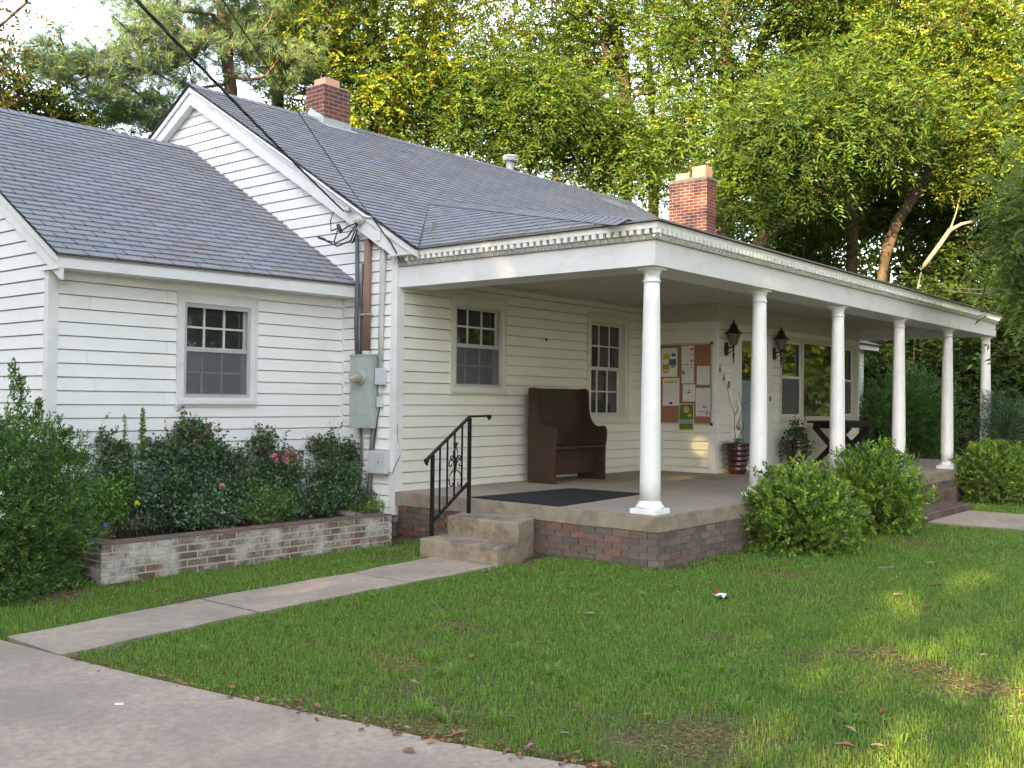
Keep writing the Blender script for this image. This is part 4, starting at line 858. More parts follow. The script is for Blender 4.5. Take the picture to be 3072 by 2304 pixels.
th = rgs.uniform(0, 6.28, 90); C = np.stack([5.70 + .09 * np.cos(th) * rgs.random(90), 2.05 + .08 * np.sin(th) * rgs.random(90), .45 + rgs.random(90) * .09], 1)
leafobj('foliage', C, rgs.normal(size=(90, 3)) + [0, 0, .6], rgs.uniform(.03, .05, 90), rgs.uniform(.015, .025, 90), palette(rgs, 90, [(.03, .07, .02), (.05, .10, .03)]), 'shrubleaf', p1)
p2 = pot(7.80, 2.03, 'ringed brown pot of trailing dark ivy right of the door')
N_ = 620; th = rgs.uniform(0, 6.28, N_); rr_ = rgs.uniform(.02, .34, N_); zz = .44 + .36 * (1 - (rr_ / .34) ** 1.2) * rgs.random(N_) - .30 * (rr_ > .22) * rgs.random(N_) + .12 * (np.cos(th) < -.3)
C = np.stack([7.80 + rr_ * np.cos(th), 2.03 + .8 * rr_ * np.sin(th), zz], 1)
leafobj('foliage', C, rgs.normal(size=(N_, 3)) + [0, 0, -.4], rgs.uniform(.035, .065, N_), rgs.uniform(.03, .05, N_), palette(rgs, N_, [(.018, .04, .02), (.025, .055, .025), (.04, .08, .035)]), 'shrubleaf', p2)
mb = MB()
for k in range(9):
    a = k * .7; mb.tube([(7.8, 2.03, .43), (7.8 + .12 * math.cos(a), 2.03 + .1 * math.sin(a), .62), (7.8 + .28 * math.cos(a), 2.03 + .2 * math.sin(a), .45 + .2 * math.sin(k * 2.1))], .004, 4)
mb.tube([(7.82, 2.0, .43), (7.95, 1.95, .8), (7.92, 1.94, .95), (8.06, 1.9, 1.12), (8.03, 1.9, 1.22)], .006, 5); mb.build('stems', 'willow', p2)
# wreath on the door glass
wr = thing('wreath', 'small wreath of yellow flowers hanging on the glazed top of the door', 'wreath', (6.78, YD - .02, 1.62)); N_ = 170; th = rgs.uniform(0, 6.28, N_); r_ = .14 + rgs.normal(size=N_) * .022
C = np.stack([6.78 + r_ * np.cos(th), YD - .03 - .02 * rgs.random(N_), 1.62 + r_ * np.sin(th)], 1)
leafobj('leaves', C, np.stack([-np.sin(th), -.5 + 0 * th, np.cos(th)], 1) + rgs.normal(size=(N_, 3)) * .5, np.full(N_, .05), np.full(N_, .022), palette(rgs, N_, [(.04, .08, .03), (.07, .10, .04)]), 'shrubleaf', wr)
s_ = rgs.choice(N_, 60); leafobj('flowers', C[s_] + [0, -.02, 0], rgs.normal(size=(60, 3)), np.full(60, .04), np.full(60, .03), palette(rgs, 60, [(.6, .45, .03), (.65, .55, .08)]), 'petal', wr)

# trestle table in front of the wide window
tb = thing('trestle_table', 'dark wooden table with crossed legs in front of the wide window', 'table', (9.1, 1.78, .003)); tx0, tx1, ty0, ty1 = 8.44, 9.86, 1.43, 2.13
mb = MB()
for k in range(5): a = ty0 + (ty1 - ty0) * k / 5; mb.box((tx0, a + .003, .755), (tx1, a + (ty1 - ty0) / 5 - .003, .79))
mb.box((tx0 + .02, ty0 + .01, .7535), (tx1 - .02, ty1 - .01, .756)); mb.build('table_top', 'tablewood', tb)
for x in (8.66, 9.58):
    for s in (-1, 1):
        mb = MB(); o_ = .041 * (s > 0); mb.bar((x + o_, 1.78 - s * .31, .70), (x + o_, 1.78 + s * .29, .045), .04, up=(0, s, 1), dp=.09); mb.build('leg', 'tablewood', tb)
    mb = MB(); mb.box((x - .03, ty0 + .04, .665), (x + .075, ty1 - .04, .7533)); mb.build('cross_bearer', 'tablewood', tb)
mb = MB(); mb.box((8.72, 1.76, .34), (9.56, 1.80, .45)); mb.build('stretcher', 'tablewood', tb)
mb = MB(); mb.box((tx0 + .06, ty0 + .03, .69), (tx1 - .06, ty0 + .05, .7532)); mb.build('apron', 'tablewood', tb)

# ================================================================== VEGETATION
def gpt(px, py, z=GZ):
    d = Fv + Rv * ((px - 1536) / 3021.8) - Uv * ((py - 1152) / 3021.8); t = (z - CAMP.z) / d.z; return CAMP + d * t
def at(px, py, dist): return np.array(ray(px, py, dist))
def project(P):
    d = P - np.array(CAMP); z = d @ np.array(Fv); return 1536 + 3021.8 * (d @ np.array(Rv)) / z, 1152 - 3021.8 * (d @ np.array(Uv)) / z, z
def skeleton(rg, trunk, att, r_tip=.012, r_max=.2, up=.5, power=.62, trunk_n=14):
    """joins the attractor points to the trunk by nearest-node branches; returns chains (points, radii)"""
    T0 = np.array(trunk, float); s = np.r_[0, np.cumsum(np.linalg.norm(np.diff(T0, axis=0), axis=1))]
    ss = np.linspace(0, s[-1], trunk_n); TP = np.stack([np.interp(ss, s, T0[:, k]) for k in range(3)], 1)
    nodes = [p for p in TP]; par = [i - 1 for i in range(len(TP))]; chains = []
    dd = np.min(np.linalg.norm(att[:, None] - TP[None], axis=2), axis=1); order = np.argsort(dd)
    for ai in order:
        a = att[ai]; NA = np.array(nodes); dv = a - NA; dist = np.linalg.norm(dv, axis=1)
        cost = dist + up * np.maximum(0, -dv[:, 2] + .15 * dist); cost[:2] += 3
        j = int(np.argmin(cost)); p = NA[j]; k = max(2, int(dist[j] / .5)); prev = j; ids = [j]
        bow = rg.normal(size=3) * .08 * dist[j]; bow[2] = -abs(bow[2]) * .6
        for t in np.linspace(0, 1, k + 1)[1:]:
            q = p + (a - p) * t + bow * math.sin(math.pi * t) + (rg.normal(size=3) * .03 * dist[j] if t < 1 else 0)
            nodes.append(q); par.append(prev); prev = len(nodes) - 1; ids.append(prev)
        chains.append(ids)
    cnt = np.zeros(len(nodes))
    for c in chains: cnt[c[-1]] += 1
    for i in range(len(nodes) - 1, 0, -1):
        if par[i] >= 0: cnt[par[i]] += cnt[i]
    rad = r_tip + (r_max - r_tip) * (cnt / max(1, cnt[0])) ** power
    return np.array(nodes), [list(range(len(TP)))] + chains, rad
def trunk_mesh(nodes, chains, rad, minr=0):
    mb = MB()
    for ci, c in enumerate(chains):
        r = [rad[i] for i in c]
        if ci: r[0] = min(r[0], r[1] * 1.25)
        if ci == 0: r[0] *= 1.35
        if max(r) < minr: continue
        mb.tube([nodes[i] for i in c], r, 8 if ci == 0 or r[0] > .06 else 5, cap=False)
    return mb
def sprays(rg, centers, sig, K, nl, span, L, W, droop=.3, flat=1., trunkc=None):
    """compound leaf sprays round each twig tip"""
    n = len(centers) * K; c = np.repeat(centers, K, 0); sg = np.repeat(np.asarray(sig) * np.ones(len(centers)), K)
    o = c + rg.normal(size=(n, 3)) * sg[:, None] * [1, 1, flat]
    d = unit(rg.normal(size=(n, 3)) * [1, 1, .6] + (o - c) / np.maximum(sg[:, None], .01) * .5 + [0, 0, -droop])
    side = unit(np.cross(d, rg.normal(size=(n, 3)) * .4 + [0, 0, 1.])); C = []; D = []
    for i in range(nl):
        t = (i // 2 + .5) / (nl / 2) * span if i < nl - 1 else span; sgn = 1 if i % 2 else -1
        C.append(o + d * t + [0, 0, -.25 * t * t / span]); D.append(d * (.75 if i < nl - 1 else 1) + side * (sgn * .9 if i < nl - 1 else 0) + rg.normal(size=(n, 3)) * .15)
    C = np.concatenate(C); D = np.concatenate(D); m = len(C)
    return C, D, rg.uniform(.75, 1.2, m) * L, rg.uniform(.8, 1.15, m) * W, np.tile(np.arange(n), nl)
GREENS = [(.050, .105, .022), (.040, .090, .025), (.065, .120, .022), (.035, .080, .028), (.085, .135, .025)]
YGREENS = [(.115, .185, .022), (.138, .20, .025), (.088, .155, .022), (.165, .205, .03)]
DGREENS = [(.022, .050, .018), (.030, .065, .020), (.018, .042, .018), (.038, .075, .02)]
def make_tree(seed, name, label, group, trunk, blobs, natt, K=20, nl=7, L=.115, W=.056, sig=.30, cols=GREENS, r_max=.2, bark='bark', leafm='leaf', span=.32, droop=.12, cat='tree', kindleaf='broad', r_tip=.010, up=.5, sway=0):
    rg = np.random.default_rng(seed); trunk = [np.array(p, float) for p in trunk]
    wts = np.array([b[2] for b in blobs], float); wts /= wts.sum(); att = []
    for (c, r, w_), q in zip(blobs, wts):
        k = max(3, int(natt * q)); v = unit(rg.normal(size=(k, 3))) * (rg.random((k, 1)) ** .45); att.append(np.array(c) + v * np.array(r))
    att = np.concatenate(att)
    t = thing(name, label, cat, tuple(trunk[0]), group)
    nodes, chains, rad = skeleton(rg, trunk, att, r_tip, r_max, up)
    trunk_mesh(nodes, chains, rad).build('trunk', bark, t, smooth=True)
    if kindleaf == 'broad':
        C, D, LL, WW, sid = sprays(rg, att, sig * rg.uniform(.7, 1.3, len(att)), K, nl, span, L, W, droop)
        ns = int(sid.max()) + 1; tone = np.repeat(rg.uniform(.60, 1.35, (len(att), 1)), ns // len(att), 0); cc = (palette(rg, ns, cols, .15) * tone)[sid] * rg.uniform(.88, 1.12, (len(C), 1))
    else:  # long needle tufts
        n = len(att) * K; c = np.repeat(att, K, 0); o = c + rg.normal(size=(n, 3)) * sig * [1, 1, .45]; ax = unit(rg.normal(size=(n, 3)) * [1, 1, .3] + [0, 0, .45])
        C = np.repeat(o, nl, 0) + np.repeat(ax, nl, 0) * rg.uniform(-.06, .06, (n * nl, 1)); D = unit(np.repeat(ax, nl, 0) * .9 + rg.normal(size=(n * nl, 3)) * .75)
        LL = rg.uniform(.8, 1.2, n * nl) * L; WW = np.full(n * nl, W); cc = np.repeat(palette(rg, n, cols, .2), nl, 0)
    v, f = leaf_arrays(C, D, LL, WW, rg, .2); me = fast_mesh('crown', v - np.array(OFF[t.name]), f, np.repeat(cc, 4, 0)); link('crown', me, M[leafm], t, (0, 0, 0)); return t
def base(px, dist): p = ray(px, 1152, dist); return (p.x, p.y, GZ - .05)
def up(px, py, dist): return tuple(at(px, py, dist))
TG = 'trees standing behind the house'
PINE = [(.065, .11, .065), (.075, .125, .07), (.055, .095, .06), (.095, .135, .06)]
# two long-needled pines at the left
make_tree(101, 'pine_tree', 'tall pine with pale blue-green needles whose boughs reach left past the gable peak', TG, [base(690, 26), up(694, 278, 26), up(672, 100, 26), up(640, -160, 26.5), up(640, -500, 27)],
          [(up(300, 250, 25.5), (2.2, 1.8, .9), 1.2), (up(480, 170, 25.5), (1.8, 1.6, 1.0), 1.2), (up(180, 190, 26), (.9, 1.0, .8), .45), (up(480, 370, 26), (1.5, 1.5, .5), .7), (up(560, 60, 26), (1.8, 1.5, 1.0), .8), (up(420, 60, 26), (1.0, 1.2, .6), .4), (up(820, 150, 26), (1.3, 1.5, 1.2), .7), (up(640, -250, 26), (3.5, 3, 2.2), 1.4), (up(330, 345, 25.5), (1.5, 1.2, .4), .4)],
          330, K=13, nl=24, L=.19, W=.012, sig=.24, cols=PINE, r_max=.19, bark='bark_pine', leafm='needle', kindleaf='pine', up=.15)
make_tree(102, 'pine_tree', 'second pine with yellow sunlit needles directly left of the near chimney', TG, [base(842, 27.5), up(832, 270, 27.5), up(826, 60, 27.5), up(835, -150, 27.5), up(850, -500, 28)],
          [(up(760, 80, 27), (1.6, 1.6, .9), 1), (up(900, 60, 27.5), (1.5, 1.6, 1.1), 1.1), (up(850, 190, 27), (1.3, 1.3, .7), .8), (up(980, 140, 27.5), (1.0, 1.2, .8), .6), (up(840, -200, 27.5), (3.2, 3, 2.2), 1.4)],
          250, K=13, nl=24, L=.19, W=.012, sig=.24, cols=[(.10, .14, .03), (.085, .12, .035), (.06, .10, .04)], r_max=.16, bark='bark_pine', leafm='needle', kindleaf='pine', up=.15)
# left edge broadleaf and low thicket above the wing roof
make_tree(103, 'broadleaf_tree', 'dark leafy tree cut off by the left edge of the photo above the wing roof', TG, [base(-170, 24), up(-150, 500, 24), up(-150, 0, 24)],
          [(up(-90, 190, 24), (1.1, 1.1, .9), 1), (up(-60, 390, 24), (1.1, 1.1, .6), .7), (up(-200, -100, 24), (2, 2, 2), .8)], 60, K=13, L=.13, W=.06, cols=[(.05, .06, .025), (.04, .07, .02), (.07, .06, .03)], r_max=.12)
make_tree(104, 'broadleaf_tree', 'low dark green leafy tree peeking over the ridge of the wing roof at far left', TG, [base(110, 25), up(110, 500, 25), up(110, 350, 25)],
          [(up(60, 330, 25), (1.2, 1.2, .55), 1), (up(200, 385, 25), (1.2, 1.2, .35), .6), (up(-20, 360, 25), (1.2, 1.2, .6), .5)], 80, K=14, L=.12, W=.055, cols=DGREENS + GREENS[:2], r_max=.14)
# broadleaves behind the ridge
make_tree(105, 'broadleaf_tree', 'slender sunlit tree with twin pale stems just right of the near chimney', TG, [base(1150, 27), up(1149, 340, 27), up(1130, 100, 27), up(1110, -150, 27)],
          [(up(1050, 120, 27), (2.0, 2.0, 1.5), 1.2), (up(1230, 200, 27.5), (1.8, 2, 1.2), 1), (up(1130, 330, 27), (1.8, 1.6, .9), .8), (up(1100, -150, 27), (3.2, 3, 1.8), 1.3), (up(980, 260, 27.5), (1.2, 1.5, 1.0), .6)],
          190, K=22, cols=YGREENS + GREENS[:2], r_max=.13, L=.14, W=.06)
make_tree(106, 'broadleaf_tree', 'thin leaning tree whose pale stem rises behind the twin stems', TG, [base(1190, 29), up(1186, 350, 29), up(1260, 100, 29), up(1330, -100, 29)],
          [(up(1350, 60, 29), (2.4, 2.2, 1.4), 1.2), (up(1280, 260, 29), (1.8, 2, 1.0), .9), (up(1400, -180, 29), (3, 3, 1.6), 1.0)], 140, K=22, cols=YGREENS, r_max=.13, bark='bark_pine')
make_tree(107, 'broadleaf_tree', 'spreading tree with long feathery leaves behind the metal vent pipe', TG, [base(1510, 28), up(1500, 460, 28), up(1495, 330, 28), up(1520, 200, 28)],
          [(up(1500, 250, 27.2), (1.9, 1.5, .9), 1.2), (up(1350, 370, 27.5), (1.6, 1.6, .8), .9), (up(1700, 330, 27.5), (1.9, 1.6, .9), 1.1), (up(1600, 440, 27.5), (1.8, 1.5, .5), .8), (up(1850, 430, 28), (1.6, 1.5, .8), .9), (up(1880, 540, 28), (1.3, 1.4, .5), .5)],
          330, K=18, nl=9, span=.42, L=.16, W=.045, cols=GREENS, r_max=.16, droop=.35)
make_tree(108, 'broadleaf_tree', 'tall tree with orange sunlit limbs between the vent pipe and the far chimney', TG, [base(1880, 31), up(1878, 400, 31), up(1875, 240, 31), up(1840, 60, 31), up(1810, -150, 31)],
          [(up(1650, 80, 31), (2.4, 2.4, 1.6), 1.2), (up(1880, 60, 31), (2.2, 2.4, 1.5), 1.0), (up(2020, 200, 31), (1.6, 1.8, 1.1), .7), (up(1800, -180, 31), (4, 3, 1.8), 1.2), (up(1720, 230, 31.5), (1.8, 1.8, .9), .6)], 220, K=22, cols=GREENS + YGREENS[:2], r_max=.20)
make_tree(109, 'broadleaf_tree', 'tall tree with two dark upright trunks above the far chimney', TG, [base(2185, 29), up(2183, 330, 29), up(2178, 80, 29), up(2170, -200, 29)],
          [(up(2100, 90, 29), (1.5, 1.8, 1.1), .8), (up(2250, -120, 29), (3.4, 3, 1.5), 1.2), (up(2180, 280, 28.6), (1.3, 1.6, .8), .5), (up(2060, 350, 28.6), (1.2, 1.6, .8), .5)], 180, K=22, cols=GREENS, r_max=.20)
make_tree(110, 'broadleaf_tree', 'tree with a trunk leaning right towards the sky gap above the far chimney', TG, [base(2165, 30.5), up(2170, 350, 30.5), up(2270, 170, 30.5), up(2340, 0, 30.5), up(2390, -200, 30.5)],
          [(up(2400, 60, 30.5), (1.9, 1.9, 1.0), .9), (up(2300, -160, 30.5), (3, 3, 1.4), 1.0), (up(2290, 260, 30.5), (1.1, 1.4, .6), .35)], 120, K=22, cols=GREENS, r_max=.20, bark='bark_pine')
make_tree(111, 'broadleaf_tree', 'broad tree with a dark curved limb rising right from behind the far chimney', TG, [base(2240, 26.5), up(2250, 760, 26.5), up(2330, 680, 26.5), up(2390, 630, 26.5), up(2450, 560, 26.5), up(2560, 470, 26.5)],
          [(up(2260, 440, 26.5), (1.4, 1.4, .9), .9), (up(2420, 380, 26), (1.7, 1.5, .9), 1.2), (up(2560, 400, 26.5), (1.5, 1.4, .8), 1), (up(2360, 520, 26.5), (1.4, 1.4, .7), .8), (up(2200, 600, 26.5), (.9, 1.2, .8), .6), (up(2640, 330, 27), (1.5, 1.5, .8), .8), (up(2480, 250, 27), (1.6, 1.5, .7), .8)],
          380, K=18, nl=9, span=.42, L=.16, W=.045, cols=GREENS + DGREENS[:1], r_max=.19, droop=.35)
make_tree(112, 'broadleaf_tree', 'tree with a straight orange-brown trunk behind the middle of the porch eave', TG, [base(2550, 31), up(2555, 800, 31), up(2562, 520, 31), up(2570, 250, 31), up(2580, -50, 31)],
          [(up(2600, 150, 31), (2.2, 2.2, 1.3), 1.2), (up(2750, 250, 31), (2, 2, 1.1), 1), (up(2550, 0, 31), (2.8, 2.6, 1.4), 1.1), (up(2650, 430, 32), (1.8, 2, .9), .7)], 230, K=22, cols=YGREENS + GREENS[:3], r_max=.17, bark='bark_pine')
make_tree(113, 'broadleaf_tree', 'large tree with a thick trunk leaning right above the porch eave', TG, [base(2640, 29), up(2648, 790, 29), up(2680, 680, 29), up(2745, 585, 29), up(2830, 450, 29), up(2900, 200, 29)],
          [(up(2850, 120, 29), (2.3, 2.2, 1.4), 1.2), (up(3000, 260, 29), (2.0, 2.2, 1.3), 1.1), (up(2880, 430, 29), (1.8, 1.8, .9), 1), (up(3050, 480, 29), (1.6, 1.8, 1.1), .9), (up(2900, -120, 29), (3.5, 3, 1.6), 1.1), (up(3150, 0, 29), (2.5, 2.5, 2), .8)], 320, K=22, cols=YGREENS + GREENS, r_max=.15)
make_tree(115, 'broadleaf_tree', 'golden sunlit tree filling the top right corner of the photo', TG, [base(2960, 34), up(2960, 600, 34), up(2940, 200, 34), up(2900, -200, 34)],
          [(up(2700, 90, 33), (2.6, 2.4, 1.3), 1), (up(2950, 60, 33), (2.6, 2.4, 1.6), 1.2), (up(3080, 250, 33), (2.0, 2, 1.6), .9), (up(2650, 330, 34), (2.4, 2.2, 1.2), .9), (up(2860, 330, 34), (2.2, 2.2, 1.2), .9)], 240, K=20, cols=YGREENS, r_max=.18, L=.15, W=.07)
make_tree(116, 'broadleaf_tree', 'full leafy tree closing the view between the vent pipe and the far chimney', TG, [base(1960, 35), up(1960, 500, 35), up(1950, 200, 35), up(1930, -100, 35)],
          [(up(1800, 200, 34), (2.4, 2.4, 1.3), 1), (up(1960, 420, 34), (2.2, 2.2, 1.2), 1), (up(2100, 500, 34), (1.8, 1.8, 1.2), .8), (up(2050, -40, 34), (2.2, 2.2, 1.0), .7)], 150, K=17, cols=GREENS + YGREENS, r_max=.18, L=.15, W=.07)
make_tree(117, 'broadleaf_tree', 'leafy tree with dark lower foliage behind the straight orange-brown trunk', TG, [base(2480, 36), up(2480, 700, 36), up(2470, 450, 36), up(2460, 250, 36)],
          [(up(2450, 620, 35), (2.6, 2.4, 1.4), 1), (up(2650, 600, 35), (2.4, 2.4, 1.3), 1), (up(2850, 620, 35), (2.2, 2.2, 1.2), .8), (up(2420, 180, 35), (1.8, 2, .9), .5), (up(3000, 560, 35), (2, 2, 1.2), .6)], 260, K=22, cols=GREENS + DGREENS, r_max=.16, L=.15, W=.07)
# shattered pale dead trunk
dt = thing('dead_tree', 'bare broken pale trunk slanting in front of the dark wood at right', 'tree', base(2770, 28))
mb = MB(); mb.tube([up(2762, 815, 28.1), up(2775, 793, 28), up(2815, 740, 28), up(2850, 690, 28), up(2885, 672, 28), up(2925, 662, 28)], [.02, .055, .06, .06, .04, .025], 8); mb.tube([up(2850, 690, 28), up(2868, 640, 28.3), up(2885, 570, 28.6)], [.025, .018, .012], 6)
mb.tube([tuple(Vector(base(2730, 28.5))), up(2750, 880, 28.3), up(2764, 812, 28.1)], [.03, .022, .018], 6); mb.build('trunk', 'bark_white', dt, smooth=True)
# near branch hanging in from the right edge
make_tree(114, 'broadleaf_tree', 'pale green leafy branch hanging in at the right edge of the photo', 'trees of the front lawn', [(10.6, -5.4, GZ), (10.4, -5.3, 2.5), (10.0, -5.1, 5.2), (10, -5, 7)],
          [(up(3120, 600, 15), (.45, .45, .6), 1), (up(3110, 760, 15), (.40, .40, .55), 1.1), (up(3130, 880, 15), (.35, .35, .4), .6), (up(3140, 650, 15.5), (.8, .8, 1.2), .8), (up(3250, 300, 17), (1.5, 1.5, 2.0), 1.0)], 90, K=12, nl=9, span=.3, L=.12, W=.04, sig=.2, cols=[(.07, .13, .05), (.055, .105, .04)], r_max=.15, droop=.9, up=.1)

# understory shrubs beyond the porch
def shrub(seed, name, label, cat, c, r, n, L, W, cols, K=6, stems=7, group=None, sig=.10, leafm='shrubleaf', shell=.35, rag=.12, droop=0, rosette=True, flat=False, z0=GZ, extra=None, stemmat='twig'):
    rg = np.random.default_rng(seed); c = np.array(c, float); r = np.array(r, float)
    t = thing(name, label, cat, (c[0], c[1], z0), group)
    d = unit(rg.normal(size=(n, 3))); d[:, 2] = np.where(d[:, 2] < -.97, -d[:, 2], d[:, 2])
    lowm = d[:, 2] < 0; hh = np.linalg.norm(d[:, :2], axis=1); d[lowm, :2] *= ((1 - .22 * d[lowm, 2] ** 2) / np.maximum(hh[lowm], .05))[:, None]
    bump = 1 + rag * (np.sin(d[:, 0] * 5 + seed) * np.cos(d[:, 1] * 6 + seed * 2) + .7 * np.sin(d[:, 2] * 9 + d[:, 0] * 4)) + rg.normal(size=n) * rag * .55
    rad = (1 - shell * rg.random(n) ** 1.6 * (rg.random(n) < .75)) * bump; P = c + d * r * rad[:, None]; ax = unit(d * [1, 1, .8] + [0, 0, .55] + rg.normal(size=(n, 3)) * .3)
    if extra is not None: P = np.concatenate([P, extra]); ax = np.concatenate([ax, unit(rg.normal(size=(len(extra), 3)) * .4 + [0, 0, 1])]); n = len(P)
    P[:, 2] = np.maximum(P[:, 2], z0 + .04)
    k = K; phi = rg.uniform(0, 6.28, (n, 1)) + np.arange(k)[None] * 2.4; tilt = rg.uniform(.35, 1.0, (n, k))
    s = unit(np.cross(ax, rg.normal(size=(n, 3)))); q = np.cross(ax, s)
    D = (ax[:, None] * np.cos(tilt)[..., None] + (s[:, None] * np.cos(phi)[..., None] + q[:, None] * np.sin(phi)[..., None]) * np.sin(tilt)[..., None]).reshape(-1, 3) + [0, 0, -droop]
    C = (P[:, None] - ax[:, None] * (np.arange(k)[None] * (L * .22))[..., None]).reshape(-1, 3) + rg.normal(size=(n * k, 3)) * (sig * L)
    tip = np.clip((P[:, 2] - (c[2] - r[2])) / (2 * r[2]), 0, 1)
    cc = np.repeat(palette(rg, n, cols, .2), k, 0) * rg.uniform(.85, 1.15, (n * k, 1))
    v, f = leaf_arrays(C, D, rg.uniform(.75, 1.2, n * k) * L, rg.uniform(.8, 1.1, n * k) * W, rg, .22)
    me = fast_mesh('foliage', v - np.array(OFF[t.name]), f, np.repeat(cc, 4, 0)); link('foliage', me, M[leafm], t, (0, 0, 0))
    mb = MB()
    for i in range(stems * 9):
        e = P[rg.integers(0, n)]; b = np.array([c[0], c[1], z0]) + rg.normal(size=3) * [.3 * r[0], .3 * r[1], 0] * .5; b[2] = z0 - .02; mid = (b + e) / 2 + rg.normal(size=3) * .06 * r[0]; mid[2] = b[2] + (e[2] - b[2]) * .45
        mb.tube([b, mid, e], [.010 + .004 * (i < stems), .006, .002], 4, cap=False)
    mb.build('stems', stemmat, t); return t
SG = [(.165, .25, .042), (.105, .18, .034), (.082, .145, .034), (.18, .265, .045), (.055, .105, .03)]
PG = 'rounded evergreen shrubs along the porch front'
shrub(201, 'evergreen_shrub', 'rounded bright green shrub in front of the second porch column, nearest of three', 'shrub', (2.12, -.50, -.08), (.56, .56, .45), 1900, .056, .029, SG, K=8, group=PG, extra=np.array([[2.1 + a, -.5 + b, .46 + h] for a, b, h in ((.05, 0, .05), (.1, .05, .1), (.0, .1, .02), (.28, .1, -.02), (.3, -.1, .0), (-.2, .1, -.05), (-.1, -.2, .0), (-.3, -.2, -.12), (.2, -.2, .02))]), shell=.55, rag=.17)
shrub(202, 'evergreen_shrub', 'taller green shrub in front of the third and fourth porch columns', 'shrub', (4.42, -.48, -.02), (.57, .57, .52), 2100, .056, .029, SG, K=8, group=PG, shell=.55, rag=.19, extra=np.array([[4.42 + a, -.48 + b, .56 + h] for a, b, h in ((.1, .1, .06), (-.35, 0, -.08), (-.3, .1, -.04), (.35, -.3, -.1), (.5, -.3, -.2), (.55, -.2, -.15))]))
shrub(203, 'evergreen_shrub', 'round green shrub at the far right end of the porch', 'shrub', (9.95, -.55, -.0), (.62, .62, .50), 1700, .056, .029, SG, K=7, group=PG, shell=.5, rag=.08)
shrub(204, 'leafy_shrub', 'dull green shrub partly behind the round shrub at the right edge', 'shrub', (12.9, -.9, .05), (.8, .8, .62), 1300, .07, .03, [(.03, .075, .03), (.04, .09, .035)], K=6, shell=.5, rag=.15)
shrub(205, 'leafy_shrub', 'light green shrub seen between the fourth and fifth porch columns', 'shrub', tuple(at(2740, 1260, 24)), (.95, .95, 1.05), 1800, .09, .035, [(.05, .11, .035), (.06, .125, .03), (.04, .09, .03)], K=6, shell=.6, rag=.2)
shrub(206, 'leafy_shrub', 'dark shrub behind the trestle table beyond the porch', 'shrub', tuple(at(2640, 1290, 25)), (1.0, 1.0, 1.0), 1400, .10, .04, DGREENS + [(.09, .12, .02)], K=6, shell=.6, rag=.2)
shrub(207, 'conifer_shrub', 'grey-green conifer spray right of the last porch column', 'shrub', tuple(at(3010, 1270, 21)), (.45, .5, .55), 420, .13, .016, [(.04, .08, .045), (.03, .065, .035)], K=7, shell=.8, rag=.25)
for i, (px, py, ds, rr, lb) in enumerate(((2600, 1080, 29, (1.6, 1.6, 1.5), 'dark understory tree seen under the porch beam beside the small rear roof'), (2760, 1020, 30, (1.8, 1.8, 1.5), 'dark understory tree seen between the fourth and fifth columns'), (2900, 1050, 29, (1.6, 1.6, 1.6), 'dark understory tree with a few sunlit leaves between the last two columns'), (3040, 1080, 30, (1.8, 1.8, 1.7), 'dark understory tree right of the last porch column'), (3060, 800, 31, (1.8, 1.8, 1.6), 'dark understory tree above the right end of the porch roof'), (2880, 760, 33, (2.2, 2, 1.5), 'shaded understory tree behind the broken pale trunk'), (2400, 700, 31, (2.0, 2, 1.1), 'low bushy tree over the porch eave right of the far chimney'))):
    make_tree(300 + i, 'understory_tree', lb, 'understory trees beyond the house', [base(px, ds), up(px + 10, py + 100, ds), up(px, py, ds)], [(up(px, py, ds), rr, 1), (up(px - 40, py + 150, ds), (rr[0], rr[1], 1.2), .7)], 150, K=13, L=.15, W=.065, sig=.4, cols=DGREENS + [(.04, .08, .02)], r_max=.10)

# far wood: leaf mass and its trunks
rg = np.random.default_rng(9); n = 95000
ang = R_(39.38) + np.radians(rg.uniform(-32, 9, n)); dist = rg.uniform(37, 54, n); hmax = 7.0 + 2.2 * np.sin(ang * 23) + 1.5 * np.sin(ang * 61 + 1) - 3.5 * np.clip((ang - R_(38)) / .2, 0, 1)
z = GZ + (hmax + .5) * rg.random(n) ** .8
C = np.stack([CAMP.x + dist * np.cos(ang), CAMP.y + dist * np.sin(ang), z], 1); C += rg.normal(size=(n, 3)) * .4
keep = (np.sin(C[:, 0] * 1.3 + C[:, 2] * .9) + np.sin(C[:, 1] * 1.7 - C[:, 2] * 1.3 + 2) + np.sin(C[:, 2] * 2.1 + C[:, 0] * .7)) > -.8
C = C[keep]; n = len(C)
v, f = leaf_arrays(C, rg.normal(size=(n, 3)) + [0, 0, -.3], rg.uniform(.18, .34, n), rg.uniform(.09, .15, n), rg); me = fast_mesh('far_wood', v, f, np.repeat(palette(rg, n, GREENS + DGREENS, .2), 4, 0))
o = link('far_wood', me, M['leaf'], None, (0, 0, 0)); kind(o, 'stuff'); tag(o, 'dense far-off wood closing the view behind the trees', 'wood')
for i in range(13):
    a = R_(39.38) + R_(-27 + i * 3.1 + rg.uniform(-1, 1)); ds = rg.uniform(36, 44); x, y = CAMP.x + ds * math.cos(a), CAMP.y + ds * math.sin(a)
    mb = MB(); lean = rg.normal() * .6; mb.tube([(x, y, GZ - .1), (x + lean * .4, y, 4), (x + lean, y + .3, 9), (x + lean * 1.6, y, 15)], [.24, .19, .15, .06], 7)
    q = ['a little left of', 'near', 'a little right of'][i % 3]
    single(mb, 'tree_trunk', 'bark' if i % 2 else 'bark_pine', 'bare straight trunk in the far wood', 'tree', (x, y, GZ), 'trunks in the far wood', smooth=True)

